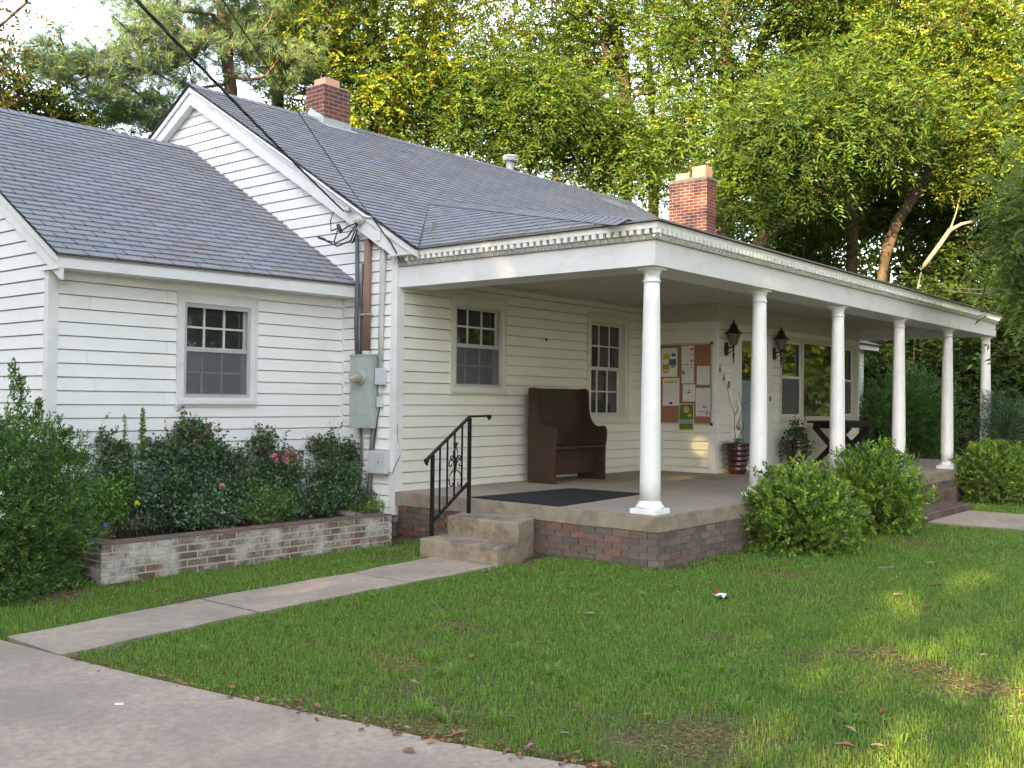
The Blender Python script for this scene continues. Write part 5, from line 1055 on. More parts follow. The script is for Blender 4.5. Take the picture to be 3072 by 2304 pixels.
# trees across the drive that shade the house (outside the frame to the left)
def shade_proto(seed, h, label):
    return make_tree(seed, 'shade_tree', label, 'trees across the drive', [(0, 0, GZ - .1), (.2, 0, 4), (0, .3, 9), (0, 0, h - 3)],
        [((0, 0, h - 4), (3.6, 3.9, 3.8), 1.2), ((0, 0, h - 9), (3.9, 4.2, 3.6), 1.4), ((0, .5, 3.2), (3.4, 3.8, 2.6), 1)], 260, K=17, nl=5, L=.34, W=.19, sig=.62, cols=GREENS + YGREENS[:2], r_max=.28, span=.5)
pa = shade_proto(401, 17, 'big leafy tree across the drive, opposite the wing'); pb_ = shade_proto(402, 15, 'leafy tree across the drive, opposite the lawn')
spots = [(-25, -1.2), (-26, 3.8), (-25, 9), (-27, 14), (-27, 18.5), (-26, -11.5), (-29, -17), (-33, 23), (-32, -.2), (-32, 5.5), (-34, 11), (-33, -13.5)]
lbs = ['behind the first', 'third from the lawn side', 'fourth from the lawn side', 'fifth from the lawn side', 'at the lawn end of the row', 'beyond the lawn end', 'at the far end of the row', 'in the second rank near the lawn', 'in the second rank near the wing', 'in the second rank behind the third', 'in the second rank behind the fourth', 'in the second rank by the lawn end']
for i, (x, y) in enumerate(spots):
    src = pa if i % 2 == 0 else pb_
    if i < 2: o = src
    else:
        o = src.copy(); COL.objects.link(o)
        for ch in src.children: c = ch.copy(); COL.objects.link(c); c.parent = o
        o['label'] = 'leafy tree across the drive, ' + lbs[i - 1]
    o.location = (x, y, GZ - .1); o.rotation_euler = (0, 0, i * 1.9); s = (1.08, 1.16)[i] if i < 2 else 1.04 + .10 * math.sin(i * 2.3); o.scale = (s, s, s)
make_tree(403, 'shade_tree', 'tall unseen high-crowned tree added to shade the lawn, in the gap of the row across the drive', 'trees across the drive', [(-25.5, -6.3, GZ - .1), (-25.4, -6.3, 5), (-25.5, -6.2, 10), (-25.5, -6.3, 15)],  # unseen; added with its crown shaped to keep low sun off the lawn
          [((-25.5, -6.4, 10.8), (2.6, 3.3, 2.3), 1.2), ((-25.5, -6.3, 14), (2.6, 3.4, 2.4), 1.1), ((-25.5, -7.9, 8.5), (1.6, 1.5, .8), .4), ((-27, -7, 3), (2.2, 3.0, 2.2), .8)], 170, K=17, nl=5, L=.34, W=.19, sig=.62, cols=GREENS, r_max=.26, span=.5)
make_tree(404, 'shade_tree', 'smaller unseen bushy tree added to shade the lawn beside the high-crowned one', 'trees across the drive', [(-29, -6.5, GZ - .1), (-29, -6.4, 4), (-29, -6.0, 9)],  # unseen; crown masses placed to block more of the sun on the lawn
          [((-29, -6.9, 5.2), (2, 2.1, 1.9), 1.2), ((-29, -5.3, 8.9), (2, 1.6, 1.7), 1.0), ((-29, -4.6, 6), (1.6, 1.6, 1.8), .8)], 110, K=17, nl=5, L=.34, W=.19, sig=.55, cols=GREENS, r_max=.2, span=.5)
make_tree(405, 'shade_tree', 'unseen spreading tree added to shade the end gable of the wing', 'unseen tree shading the wing', [(-10.6, 9.5, GZ - .1), (-10.5, 9.4, 3), (-10.6, 9.5, 7)],  # unseen; added to cut the sky light on the wing's end gable
          [((-10.4, 9.3, 5.2), (2.6, 3.0, 2.6), 1.2), ((-10.6, 5.6, 4.8), (1.8, 1.8, 2.0), .6), ((-10.6, 9.6, 8.4), (2.2, 2.6, 1.6), .7)], 150, K=18, nl=7, L=.20, W=.10, sig=.45, cols=GREENS, r_max=.2, span=.4)
# trees over the road to the right of the camera, mirrored in the window panes
for i, (x, y) in enumerate([(17, -21), (24, -16), (31, -7.5), (10, -24), (3, -21), (-6, -26), (36, -13), (42, -8), (30, -19)]):
    src = pb_ if i % 2 else pa; o = src.copy(); COL.objects.link(o)
    for ch in src.children: c = ch.copy(); COL.objects.link(c); c.parent = o
    o['label'] = 'leafy tree across the front lawn, number %d from the drive' % i; o['label'] = 'leafy tree over the front lawn, ' + ['fourth along', 'fifth along', 'farthest along', 'third along', 'second along', 'nearest the drive', 'farthest but one, set back', 'last of the row', 'behind the fifth'][i]
    o['group'] = 'trees over the front lawn'; o.location = (x, y, GZ - .1); o.rotation_euler = (0, 0, i * 2.3)

# big loose shrub at the left edge
rg = np.random.default_rng(55); ex = []
for (px, py, dd, qx, qy) in ((130, 1560, 8.9, 285, 1520), (120, 1450, 8.9, 265, 1370), (100, 1420, 8.8, 215, 1290), (60, 1400, 8.8, 40, 1085), (80, 1420, 8.8, 62, 1130), (130, 1600, 8.9, 270, 1640), (100, 1500, 8.8, 205, 1340), (90, 1450, 8.7, 120, 1200)):
    a, b = at(px, py, dd), at(qx, qy, dd + .1); t = np.linspace(0, 1, 46)[:, None]; q = a + (b - a) * t; q[:, 2] += .10 * np.sin(t[:, 0] * 3.1); ex.append(q + rg.normal(size=q.shape) * .028 * (1.3 - t))
shrub(210, 'leafy_shrub', 'big loose green shrub with arching sprays at the left edge of the photo', 'shrub', (-4.66, 3.55, .10), (.84, .74, .80), 6500, .046, .016, [(.045, .10, .028), (.06, .125, .03), (.035, .08, .028), (.085, .15, .03)], K=7, shell=.65, rag=.14, extra=np.concatenate(ex))

# rose bed
RS = [(.046, .085, .050), (.060, .108, .056), (.038, .070, .046), (.075, .130, .058)]; RR = [(.10, .03, .035), (.09, .045, .03), (.13, .06, .045)]
def rose(seed, label, blobs, n, flowers, canes=(), cols=RS, L=.044, W=.029):
    rg = np.random.default_rng(seed); P = []; col = []
    for (px, py, y, rx, rz, w_) in blobs:
        c = unp(px, py, y); k = int(n * w_ * .72); v = unit(rg.normal(size=(k, 3))) * rg.random((k, 1)) ** .5 * rg.uniform(.75, 1.25, (k, 1)) * (1 + .25 * np.sin(rg.uniform(0, 6) + np.arange(k)[:, None] * .03)); P.append(c + v * [rx * 1.15, .22, rz * 1.1])
    P = np.concatenate(P); b = np.array([P[:, 0].mean(), P[:, 1].mean(), -.27]); t = thing('rose_bush' if flowers else 'leafy_plant', label, 'rose bush' if flowers else 'plant', tuple(b), 'plants in the flower bed')
    k = 7; N_ = len(P); C = np.repeat(P, k, 0) + rg.normal(size=(N_ * k, 3)) * .03; D = rg.normal(size=(N_ * k, 3)) + [0, 0, .2]
    C[:, 2] = np.maximum(C[:, 2], -.26)
    cc = palette(rg, N_ * k, cols, .25)
    if flowers:
        red = (C[:, 2] > np.percentile(C[:, 2], 80)) & (rg.random(len(C)) < .12); cc[red] = palette(rg, int(red.sum()), RR, .3) * (1.0 if seed != 505 else .6)
    mb = MB()
    if flowers:      # loose shoots standing out of the bush
        pc = np.percentile(P[:, 2], 55); SP, SD_ = [], []
        for i in range(int(n / 38)):
            e = P[rg.integers(0, N_)]
            if e[2] < pc: continue
            tpt = e + rg.normal(size=3) * [.10, .05, .03] + [0, 0, rg.uniform(.08, .30)]; mb.tube([b, (b + e) / 2 + [0, 0, -.03], e, (e + tpt) / 2 + rg.normal(size=3) * .015, tpt], [.004, .003, .0025, .002, .001], 4, cap=False)
            tt_ = rg.random(14)[:, None]; SP.append(e + (tpt - e) * tt_ + rg.normal(size=(14, 3)) * .012); SD_.append(rg.normal(size=(14, 3)) + [0, 0, .2])
        SP = np.concatenate(SP); C = np.concatenate([C, SP]); D = np.concatenate([D] + SD_); cc = np.concatenate([cc, palette(rg, len(SP), cols + cols + RR[2:], .25)])
    v, f = leaf_arrays(C, D, rg.uniform(.7, 1.2, len(C)) * L, rg.uniform(.8, 1.1, len(C)) * W, rg, .15); me = fast_mesh('foliage', v - b, f, np.repeat(cc, 4, 0)); link('foliage', me, M['shrubleaf'], t, (0, 0, 0))
    for i in range(26): e = P[rg.integers(0, N_)]; s_ = b + rg.normal(size=3) * [.12, .06, 0]; mb.tube([s_, (s_ + e) / 2 + rg.normal(size=3) * .04, e], [.006, .005, .003], 4, cap=False)
    mb.build('stems', 'twig', t)
    for (px, py, y, m_, sz, colr) in flowers:
        for j in range(m_):
            c = unp(px, py, y) + (rg.normal(size=3) * [.035, .02, .02] if m_ > 1 else 0); kk = 16; dd = unit(rg.normal(size=(kk, 3)) + [0, -.5, .6]); v, f = leaf_arrays(np.tile(c, (kk, 1)) - dd * sz * .2, dd, np.full(kk, sz), np.full(kk, sz * .8), rg, .3)
            me = fast_mesh('blossom', v - b, f, np.repeat(palette(rg, kk, [colr], .15), 4, 0)); link('blossom', me, M['petal'], t, (0, 0, 0))
    return t
def unp(px, py, y):
    d = Fv + Rv * ((px - 1536) / 3021.8) - Uv * ((py - 1152) / 3021.8); t = (y - CAMP.y) / d.y; return np.array(CAMP + d * t)
PK = (.85, .36, .48)
def Q(u, v): return 250 + u * .4069, 1250 + v * .4069       # coordinates of an enlarged detail of the bed
rose(501, 'dark-leaved rose bush with maroon tips, leftmost in the flower bed', [(*Q(230, 240), 4.2, .12, .12, .15), (*Q(250, 400), 4.1, .25, .22, .35), (*Q(330, 600), 4.0, .28, .25, .4), (*Q(170, 180), 4.2, .04, .06, .03)], 950, [(*Q(265, 260), 4.1, 2, .03, (.16, .03, .03))])
rose(502, 'tallest dark rose bush with faded pink blooms, under the wing window', [(*Q(800, 150), 4.3, .20, .17, .2), (*Q(780, 330), 4.15, .33, .24, .4), (*Q(720, 600), 4.0, .42, .28, .6), (*Q(560, 250), 4.2, .12, .10, .1), (*Q(950, 260), 4.2, .16, .12, .1), (*Q(830, 80), 4.3, .12, .06, .05)], 1500, [(*Q(912, 118), 4.2, 1, .035, (.55, .16, .18)), (*Q(955, 135), 4.2, 1, .04, (.55, .30, .25)), (*Q(750, 160), 4.2, 1, .03, (.2, .05, .05))])
rose(503, 'low sprawling rose bush with a single pink bloom in the middle of the bed', [(*Q(1090, 350), 4.1, .17, .14, .25), (*Q(1030, 560), 3.95, .30, .2, .4), (*Q(960, 720), 3.7, .38, .18, .4), (*Q(1180, 440), 4.1, .1, .1, .08)], 1000, [(*Q(1020, 515), 3.75, 1, .05, (.80, .36, .36)), (*Q(1090, 330), 4.0, 3, .035, (.13, .02, .03))])
rose(504, 'rose bush with a bright pink cluster of blooms at its top', [(*Q(1340, 200), 4.3, .12, .14, .15), (*Q(1320, 420), 4.2, .16, .22, .25), (*Q(1500, 420), 4.1, .22, .16, .3), (*Q(1440, 600), 4.0, .30, .22, .35), (*Q(1500, 300), 4.15, .16, .06, .08)], 1100, [(*Q(1480, 310), 4.05, 6, .055, PK), (*Q(1545, 310), 4.05, 4, .052, PK), (*Q(1520, 265), 4.05, 4, .048, PK), (*Q(1415, 308), 4.05, 3, .044, PK), (*Q(1290, 260), 4.2, 3, .034, (.18, .03, .04))])
rose(505, 'full dark green rose bush at the right end of the flower bed', [(*Q(1780, 230), 4.3, .18, .13, .15), (*Q(1950, 260), 4.3, .12, .12, .1), (*Q(1850, 450), 4.15, .36, .22, .5), (*Q(1850, 600), 4.0, .42, .18, .5)], 1500, [(*Q(1690, 175), 4.25, 1, .03, (.35, .08, .10)), (*Q(1860, 515), 3.9, 1, .028, (.45, .25, .15))])
YG2 = [(.075, .15, .03), (.06, .125, .028), (.10, .18, .03)]
rose(506, 'bright green leafy plant low in the bed, left of the rose bushes', [(*Q(120, 560), 3.9, .28, .16, .5), (*Q(80, 700), 3.8, .25, .15, .4)], 700, [], cols=YG2, L=.05, W=.02)
rose(507, 'bright green weedy plant at the front of the bed below the pink cluster', [(*Q(1300, 620), 3.6, .22, .17, .5), (*Q(1450, 640), 3.6, .2, .14, .4), (*Q(1250, 700), 3.5, .14, .1, .2)], 260, [], cols=[(.05, .11, .028), (.07, .14, .03)], L=.05, W=.018)
rose(508, 'small weeds sprouting beside the conduit at the right end of the bed', [(*Q(2130, 640), 3.9, .10, .10, .5), (*Q(2050, 680), 3.8, .16, .07, .5)], 160, [], cols=YG2, L=.045, W=.015)
for i, (u0, v0, u1, v1) in enumerate(((310, 330, 305, -20), (430, 330, 440, -60))):   # tall upright spires
    rg = np.random.default_rng(600 + i); a, b = unp(*Q(u0, v0), 4.2), unp(*Q(u1, v1), 4.25); a[2] = -.27 if False else a[2]; n = 260 if i else 150; t = rg.random(n)[:, None]; P = a + (b - a) * t
    tt = thing('tall_weed', ['thin upright green spire against the siding in the left of the bed', 'thicker upright green spire right of the thin one in the bed'][i], 'plant', (a[0], a[1], -.27), 'plants in the flower bed')
    D = rg.normal(size=(n, 3)) * [1, 1, .3] + [0, 0, .5]; v, f = leaf_arrays(P, D, (.065 if i else .05) * (1.15 - t[:, 0] * .7), (.020 if i else .015) * (1.1 - t[:, 0] * .5), rg, .2)
    me = fast_mesh('foliage', v - np.array(OFF[tt.name]), f, np.repeat(palette(rg, n, [(.09, .16, .04), (.07, .13, .035)]), 4, 0)); link('foliage', me, M['shrubleaf'], tt, (0, 0, 0)); mb = MB(); mb.tube([(a[0], a[1], -.27), a, b], [.006, .005, .002], 5); mb.build('stem', 'twig', tt)
for nm, lb, px, py, y, c in (('yellow_flower', 'single small yellow flower among the left rose bushes', *Q(400, 640), 3.65, (.75, .65, .05)), ('blue_flower', 'tiny blue flower low at the left of the bed', *Q(175, 800), 3.5, (.25, .28, .70)), ('white_flower', 'small pale flower low in the middle of the bed', *Q(1025, 700), 3.5, (.5, .5, .6))):
    rg = np.random.default_rng(int(px)); cpt = unp(px, py, y); t = thing(nm, lb, 'flower', (cpt[0], cpt[1], -.27)); kk = 14; dd = unit(rg.normal(size=(kk, 3)) + [0, -.6, .5]); v, f = leaf_arrays(np.tile(cpt, (kk, 1)), dd, np.full(kk, .035), np.full(kk, .024), rg); me = fast_mesh('petals', v - np.array(OFF[t.name]), f, np.repeat(palette(rg, kk, [c]), 4, 0)); link('petals', me, M['petal'], t, (0, 0, 0)); mb = MB(); mb.tube([(cpt[0], cpt[1], -.28), tuple(cpt)], .003, 4); mb.build('stem', 'twig', t)

# ------------------------------------------------------------------ lawn grass (one object)
rg = np.random.default_rng(4242)
edx = np.array([p[0] for p in ED]); edy = np.array([p[1] for p in ED]); oi = np.argsort(edy)
def drive_x(y): return np.interp(y, edy[oi], edx[oi])
BARE = [(tuple(gpt(px, py))[:2], r) for px, py, r in ((2780, 2020, .42), (2640, 1950, .22), (1160, 1965, .22), (1240, 1995, .18), (1370, 1872, .20), (2040, 2230, .30), (2100, 2190, .18), (2400, 1725, .30), (2250, 1720, .30), (1290, 2180, .25), (2950, 2060, .3), (620, 1790, .3), (900, 1770, .35), (1180, 1665, .3), (1560, 1690, .25), (720, 1700, .22), (100, 1790, .45), (2480, 1960, .2), (2750, 1620, .4))]
def allowed(X, Y):
    ok = X > drive_x(Y) + .03 + .03 * np.sin(Y * 13) - .05 * rg.random(len(X))
    lo = np.interp(X, [-5.285, -3.724, -.9], [1.0, 1.14, 1.2]); hi = np.interp(X, [-5.345, -3.76, -2.14, -.9], [1.69, 1.86, 1.905, 2.02]); j = .035 * rg.random(len(X)) - .005
    ok &= ~((X < -.85) & (Y > lo + j) & (Y < hi - j)); ok &= ~((X > -1.0) & (X < 0) & (Y > 1.17) & (Y < 2.3)); ok &= ~((X > -.02) & (X < 12.7) & (Y > -.02))
    ok &= ~((X > -3.9) & (X < 0) & (Y > 3.03)); ok &= ~((X > -4.0) & (Y > 4.45) & (X < 13)); ok &= ~((X > 5.83) & (X < 8.37) & (Y > -.73)); ok &= ~((X > 5.78 + j) & (X < 7.77 - j) & (Y < -.6)); ok &= ~((X > 11.4) & (X < 15.1) & (Y > 3.5))
    return ok
def dens(X, Y):
    d = .80 + .35 * np.sin(X * 2.3 + 1.3 * np.sin(Y * 1.7)) * np.sin(Y * 2.9 + X) + .25 * np.sin(X * 7.1 + Y * 5.3) * np.sin(Y * 8.7 - X * 3.1)
    for (c, r) in BARE: d -= .68 * np.exp(-(((X - c[0]) ** 2 + (Y - c[1]) ** 2) / r ** 2) ** 1.2)
    d -= .5 * np.exp(-((X - drive_x(Y)) / .10) ** 2); d -= .6 * (np.abs(Y + .02) < .22) * (X > 0); d -= .5 * np.exp(-((Y - 2.98) / .14) ** 2) * (X > -3.9) * (X < 0)
    return np.clip(d, .03, 1.2)
XX = []; 
for (x0, x1, y0, y1, per) in ((-5.6, 2.5, -4.6, 4.6, 6200), (2.5, 9, -9, 0, 2000), (-1, 2.5, -9, -4.6, 1500), (9, 26, -12, 8, 420), (2.5, 9, -14, -9, 500), (26, 40, -14, 12, 110)):
    k = int((x1 - x0) * (y1 - y0) * per); X = rg.uniform(x0, x1, k); Y = rg.uniform(y0, y1, k); P = np.stack([X, Y, np.full(k, GZ)], 1); u, v, zz = project(P)
    m_ = (zz > 1) & (u > -90) & (u < 3160) & (v < 2420); X, Y, zz = X[m_], Y[m_], zz[m_]; m_ = allowed(X, Y) & (rg.random(len(X)) < dens(X, Y)); XX.append(np.stack([X[m_], Y[m_], zz[m_], np.full(int(m_.sum()), per)], 1))
G = np.concatenate(XX); n = len(G); far = np.clip((G[:, 2] - 5) / 14, 0, 1.6); tuft = np.sin(G[:, 0] * 3.1 + 2 * np.sin(G[:, 1] * 2.2)) * np.sin(G[:, 1] * 3.7)
hgt = rg.uniform(.012, .034, n) * (1 + .25 * tuft) * (1 + .2 * far); wid = rg.uniform(.0030, .0050, n) * (1 + 2.2 * far)
lo = rg.uniform(0, 6.28, n); lean = rg.uniform(.4, 1.7, n); dirx = np.stack([np.cos(lo), np.sin(lo), np.zeros(n)], 1)
# broad-bladed rosettes
RC = [tuple(gpt(px, py))[:2] for px, py in ((1340, 2020), (1290, 1975), (1650, 2020), (1690, 2030), (1560, 1950), (1850, 1900), (1270, 2130), (1340, 2150), (2210, 2120), (2150, 2010), (2480, 1990), (2550, 2170), (1930, 1790), (1700, 1790), (2330, 2060), (1500, 2160), (2700, 2240), (1990, 2020), (2880, 2130), (620, 1960), (880, 1880), (1030, 2060))]
rp = []; 
for c in RC:
    k = 34; a = rg.uniform(0, 6.28, k); rr2 = rg.random(k) * .05; rp.append(np.stack([c[0] + rr2 * np.cos(a), c[1] + rr2 * np.sin(a), a], 1))
rp = np.concatenate(rp); k = len(rp)
Bp = np.concatenate([G[:, :2], rp[:, :2]]); hgt = np.r_[hgt, rg.uniform(.05, .10, k)]; wid = np.r_[wid, rg.uniform(.005, .009, k)]; lean = np.r_[lean, rg.uniform(.9, 1.6, k)]
dirx = np.concatenate([dirx, np.stack([np.cos(rp[:, 2]), np.sin(rp[:, 2]), np.zeros(k)], 1)]); n = len(Bp)
sd = np.stack([-dirx[:, 1], dirx[:, 0], np.zeros(n)], 1); B0 = np.column_stack([Bp, np.full(n, GZ - .022)])
up_ = np.array([0, 0, 1.]); mid = B0 + dirx * (hgt * .25 * lean)[:, None] + up_ * (hgt * .62 * np.cos(lean * .6) + .02)[:, None]; tip = B0 + dirx * (hgt * .75 * lean)[:, None] + up_ * (hgt * np.cos(lean * .85) + .02)[:, None]
w_ = sd * (wid / 2)[:, None]; V = np.stack([B0 - w_, B0 + w_, mid + w_ * .85, mid - w_ * .85, tip + w_ * .15, tip - w_ * .15], 1).reshape(-1, 3); i0 = np.arange(n)[:, None] * 6
Fq = np.concatenate([i0 + [0, 1, 2, 3], i0 + [3, 2, 4, 5]])
patch = .5 + .5 * np.sin(Bp[:, 0] * 1.1 + 1.5 * np.sin(Bp[:, 1] * .9)) * np.sin(Bp[:, 1] * 1.3 + .5)
cA = palette(rg, n, [(.135, .245, .055), (.110, .215, .050), (.155, .265, .055), (.10, .19, .055)], .2); cB = palette(rg, n, [(.16, .235, .055), (.135, .21, .055), (.19, .22, .08)], .2)
mixm = (rg.random(n) < .08 + .22 * patch)[:, None]; cc = np.where(mixm, cB, cA); dry = rg.random(n) < .035; cc[dry] = palette(rg, int(dry.sum()), [(.26, .20, .10), (.20, .15, .08)])
me = fast_mesh('lawn_grass', V, Fq, np.repeat(cc, 6, 0)); o = link('lawn_grass', me, M['grass'], None, (0, 0, 0)); kind(o, 'stuff'); tag(o, 'short green lawn grass with worn patches', 'grass')

# low broad-leaved weeds growing in the lawn
k = 150000; X = rg.uniform(-5.6, 7, k); Y = rg.uniform(-5, 4, k); P = np.stack([X, Y, np.full(k, GZ)], 1); u, v_, zz = project(P); m_ = (zz > 1) & (u > -60) & (u < 3130) & (v_ < 2400) & allowed(X, Y)
wn_ = np.sin(X * 1.9 + 2 * np.sin(Y * 1.1)) * np.sin(Y * 2.3 - X * .6); m_ &= rg.random(k) < .45 + .5 * wn_; P = P[m_]; k = len(P); P[:, 2] = GZ - .01 + rg.uniform(0, .022, k)
v, f = leaf_arrays(P, rg.normal(size=(k, 3)) * [1, 1, .35] + [0, 0, .25], rg.uniform(.012, .026, k), rg.uniform(.007, .013, k), rg, .15)
me = fast_mesh('lawn_weeds', v, f, np.repeat(palette(rg, k, [(.105, .205, .065), (.09, .18, .06), (.13, .235, .075)]), 4, 0)); o = link('lawn_weeds', me, M['grass'], None, (0, 0, 0)); kind(o, 'stuff'); tag(o, 'low clover and broad-leaved weeds mixed into the lawn', 'weeds')

# dead thatch lying in the worn patches and along the drive
TP = []
for (c, r) in BARE:
    q_ = int(850 * r / .3); TP.append(np.array(c) + rg.normal(size=(q_, 2)) * r * .55)
yy = rg.uniform(-2.6, 1.0, 3500); TP.append(np.stack([drive_x(yy) + np.abs(rg.normal(size=3500)) * .09 + .01, yy], 1)); TP = np.concatenate(TP); m_ = allowed(TP[:, 0], TP[:, 1]); TP = TP[m_]; k = len(TP)
P = np.column_stack([TP, GZ - .016 + rg.uniform(0, .012, k)]); v, f = leaf_arrays(P, rg.normal(size=(k, 3)) * [1, 1, .12], rg.uniform(.02, .05, k), rg.uniform(.002, .005, k), rg, .1)
me = fast_mesh('dry_thatch', v, f, np.repeat(palette(rg, k, [(.28, .20, .13), (.20, .14, .09), (.14, .095, .06), (.33, .26, .18)]), 4, 0)); o = link('dry_thatch', me, M['grass'], None, (0, 0, 0)); kind(o, 'stuff'); tag(o, 'dry tan grass thatch in the worn patches of the lawn', 'dead grass')

# ------------------------------------------------------------------ fallen leaves and litter
LP = []
def leafproto(seed, col, curl):
    rg2 = np.random.default_rng(seed); mb = MB(); mb.col = col; n = 7; vs = []
    for i in range(n):
        t = i / (n - 1); wv = .5 * math.sin(math.pi * min(1, t * 1.02) ** .8) * (.75 + .2 * math.sin(i * 2.3)); zc = curl * .15 * math.sin(math.pi * t) ; ez = curl * .16 * wv + rg2.uniform(0, .05)
        vs += [(t - .5, wv * .8, zc * .6 + ez + .02), (t - .5, 0, zc * .3 + .01), (t - .5, -wv * .8, zc * .6 + ez * .7 + .02)]
    mb.add(vs, [(3 * i, 3 * i + 1, 3 * i + 4, 3 * i + 3) for i in range(n - 1)] + [(3 * i + 1, 3 * i + 2, 3 * i + 5, 3 * i + 4) for i in range(n - 1)]); return mb
def q2(z, u, v): o_, s_ = {'L': ((0, 1704), .46293), 'M': ((1024, 1704), .46293), 'R': ((2048, 1604), .46293)}[z]; return o_[0] + u * s_, o_[1] + v * s_
cols_ = {'tan': (.27, .15, .085), 'brown': (.13, .065, .04), 'pale': (.32, .24, .17), 'orange': (.38, .17, .06), 'red': (.20, .075, .045)}
BIG = [('M', 765, 1100, .17, 'tan', 'large tan leaf lying at the edge of the drive'), ('M', 850, 600, .115, 'tan', 'curled brown leaf alone in the lawn, pointing right'), ('M', 440, 1215, .10, 'tan', 'pale brown leaf on the drive below the leaf litter'), ('M', 470, 755, .06, 'pale', 'small whitish leaf in the grass near the drive'), ('L', 740, 300, .075, 'tan', 'tan leaf at the far edge of the walk'), ('M', 1610, 320, .13, 'pale', 'crumpled straw-coloured leaf in the middle of the lawn'), ('R', 285, 668, .11, 'red', 'flat rust-red leaf in the lawn'), ('R', 1400, 408, .12, 'pale', 'pinkish leaf on the lawn towards the right'), ('R', 1640, 345, .13, 'red', 'brown leaf far out on the right of the lawn'), ('R', 1035, 1048, .06, 'orange', 'small orange leaf in the sunlit grass'), ('R', 1085, 1290, .10, 'pale', 'pinkish-tan leaf near the bottom right'), ('R', 1270, 1400, .09, 'pale', 'pale leaf at the bottom of the lawn'), ('M', 1990, 975, .11, 'orange', 'bright orange split leaf near the bottom of the lawn'), ('M', 1440, 1100, .07, 'pale', 'pale upright leaf near the drive edge'), ('R', 1060, 1400, .12, 'tan', 'broad brown leaf at the bottom right of the lawn'), ('R', 1370, 1345, .06, 'red', 'small pinkish leaf at the bottom right'), ('M', 1390, 225, .12, 'red', 'thin reddish strip of leaf in the lawn'), ('M', 2150, 140, .13, 'tan', 'long upright brown leaf near the porch corner'), ('R', 1610, 195, .12, 'pale', 'dry grey-brown leaf far out in the lawn'), ('R', 1590, 490, .12, 'red', 'brown leaf fragment at the right of the lawn'), ('L', 60, 15, .08, 'tan', 'leaf')]
for i, (z, u, v, s, c, lb) in enumerate(BIG[:-1]):
    p = gpt(*q2(z, u, v)); mb = leafproto(i, cols_[c], .9 if i % 3 else .4); o = mb.build('fallen_leaf', 'deadleaf', None, smooth=True); tag(o, lb, 'leaf', 'fallen leaves'); o.location = (p.x, p.y, GZ + .018); o.scale = (s, s * .9, s); o.rotation_euler = (rng.uniform(-.15, .15), rng.uniform(-.15, .15), rng.uniform(0, 6.28)); o.scale = (s * .85, s * .6, s * .8)
protos = []
for k, c in enumerate(('brown', 'tan', 'red', 'orange', 'pale')):
    o = leafproto(50 + k, cols_[c], 1.0).build('fallen_leaf', 'deadleaf', None, smooth=True); tag(o, 'small dry leaf in the litter along the drive edge', 'leaf', 'leaf litter along the drive edge'); protos.append(o)
first = [True] * 5
for i in range(230):
    y = -2.55 + 3.4 * rng.random() ** 1.9 if i < 195 else rng.uniform(-4, 1)
    x = float(drive_x(np.array([y]))[0]) + rng.gauss(.03, .05); k = rng.choice([0, 0, 1, 1, 2, 3, 4])
    if i >= 195: x = float(drive_x(np.array([y]))[0]) + rng.uniform(.1, 4.5)
    if first[k]: o = protos[k]; first[k] = False
    else: o = protos[k].copy(); COL.objects.link(o)
    if i >= 195: o['label'] = 'small dry leaf lying in the open lawn'; o['group'] = 'small leaves strewn over the lawn'
    else: o['label'] = 'small dry leaf in the litter along the drive edge'; o['group'] = 'leaf litter along the drive edge'
    s = rng.uniform(.022, .055); o.location = (x, y, GZ + .016); o.scale = (s, s * .8, s); o.rotation_euler = (rng.uniform(-.4, .4), rng.uniform(-.4, .4), rng.uniform(0, 6.28))
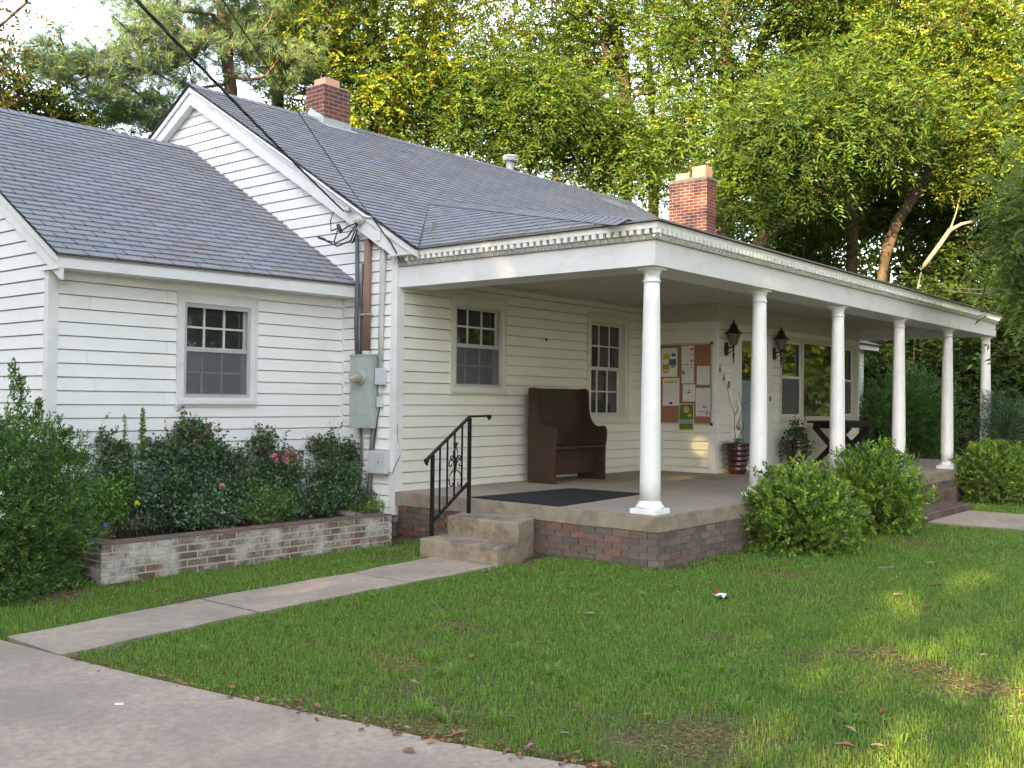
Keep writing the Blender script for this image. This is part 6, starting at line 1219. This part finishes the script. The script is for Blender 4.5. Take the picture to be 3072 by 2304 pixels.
# litter
p = gpt(2165, 1800); lt = thing('crumpled_wrapper', 'crumpled white, red and blue wrapper lying in the lawn', 'litter', (p.x, p.y, GZ))
for nm, mt, dx, dz, s in (('white_fold', 'column', 0, .045, .085), ('blue_fold', 'ink_navy', .02, .02, .05), ('red_fold', 'ink_red', -.03, .06, .022)):
    mb = MB(); r2 = random.Random(nm); vs = [(p.x + dx + (i - 2) * s * .5 + r2.uniform(-.01, .01), p.y - dx + (j - 1) * s * .5, GZ + dz + r2.uniform(-.02, .025)) for j in range(3) for i in range(5)]; mb.add(vs, [(j * 5 + i, j * 5 + i + 1, (j + 1) * 5 + i + 1, (j + 1) * 5 + i) for j in range(2) for i in range(4)]); mb.build(nm, mt, lt)
p = gpt(358, 2115, GZ + .012); mb = MB(); mb.obox((p.x, p.y, GZ + .0175), ((.75, -.66, 0), (.66, .75, 0), (0, 0, 1)), (.022, .007, .004)); single(mb, 'paper_scrap', 'trim', 'small white scrap of paper on the concrete drive', 'litter', (p.x, p.y, GZ + .0125))
p = gpt(2660, 1713); mb = MB(); mb.bar((p.x - .06, p.y + .07, GZ + .03), (p.x + .06, p.y - .05, GZ + .04), .012); single(mb, 'pale_stick', 'bark_white', 'short pale stick on the right side of the lawn', 'stick', (p.x, p.y, GZ))

# a few leaves caught on the wing roof
for i, (px, py, lb) in enumerate(((618, 530, 'small orange leaf caught on the wing roof near the gable wall'), (415, 576, 'brown leaf lying in the middle of the wing roof'), (716, 580, 'small rusty leaf on the wing roof close to the gable siding'), (729, 612, 'tiny leaf on the wing roof below the rusty one'), (1000, 825, 'dry leaf at the lower corner of the wing roof beside the pipes'))):
    d = Fv + Rv * ((px - 1536) / 3021.8) - Uv * ((py - 1152) / 3021.8)      # meets the roof plane z = a + .6 y
    a = wz(-1.5, 0.0); t = (a + .600 * CAMP.y - CAMP.z) / (d.z - .600 * d.y); q = CAMP + d * t
    o = leafproto(80 + i, cols_['orange' if i % 2 == 0 else 'brown'], 1.0).build('fallen_leaf', 'deadleaf', None, smooth=True); tag(o, lb, 'leaf', 'leaves on the wing roof')
    o.location = (q.x, q.y, wz(q.x, q.y) + .03); o.scale = (.07, .05, .05); o.rotation_euler = (.54, 0, rng.uniform(0, 6.28))
mb = MB(); c = unp(1200 + 1215 * .3617, 800 + 605 * .3617, YW - .025); mb.lathe((0, 0, 0), [(.004, -.022), (.018, -.012), (.022, 0), (.016, .014), (.004, .022)], 10)
mb.v = [(x + c[0], y * .6 + c[1], z + c[2]) for x, y, z in mb.v]; o = mb.build('mud_nest', 'soil', None, loc=tuple(c), smooth=True); tag(o, 'small brown mud nest stuck on the porch siding between the windows', 'nest')
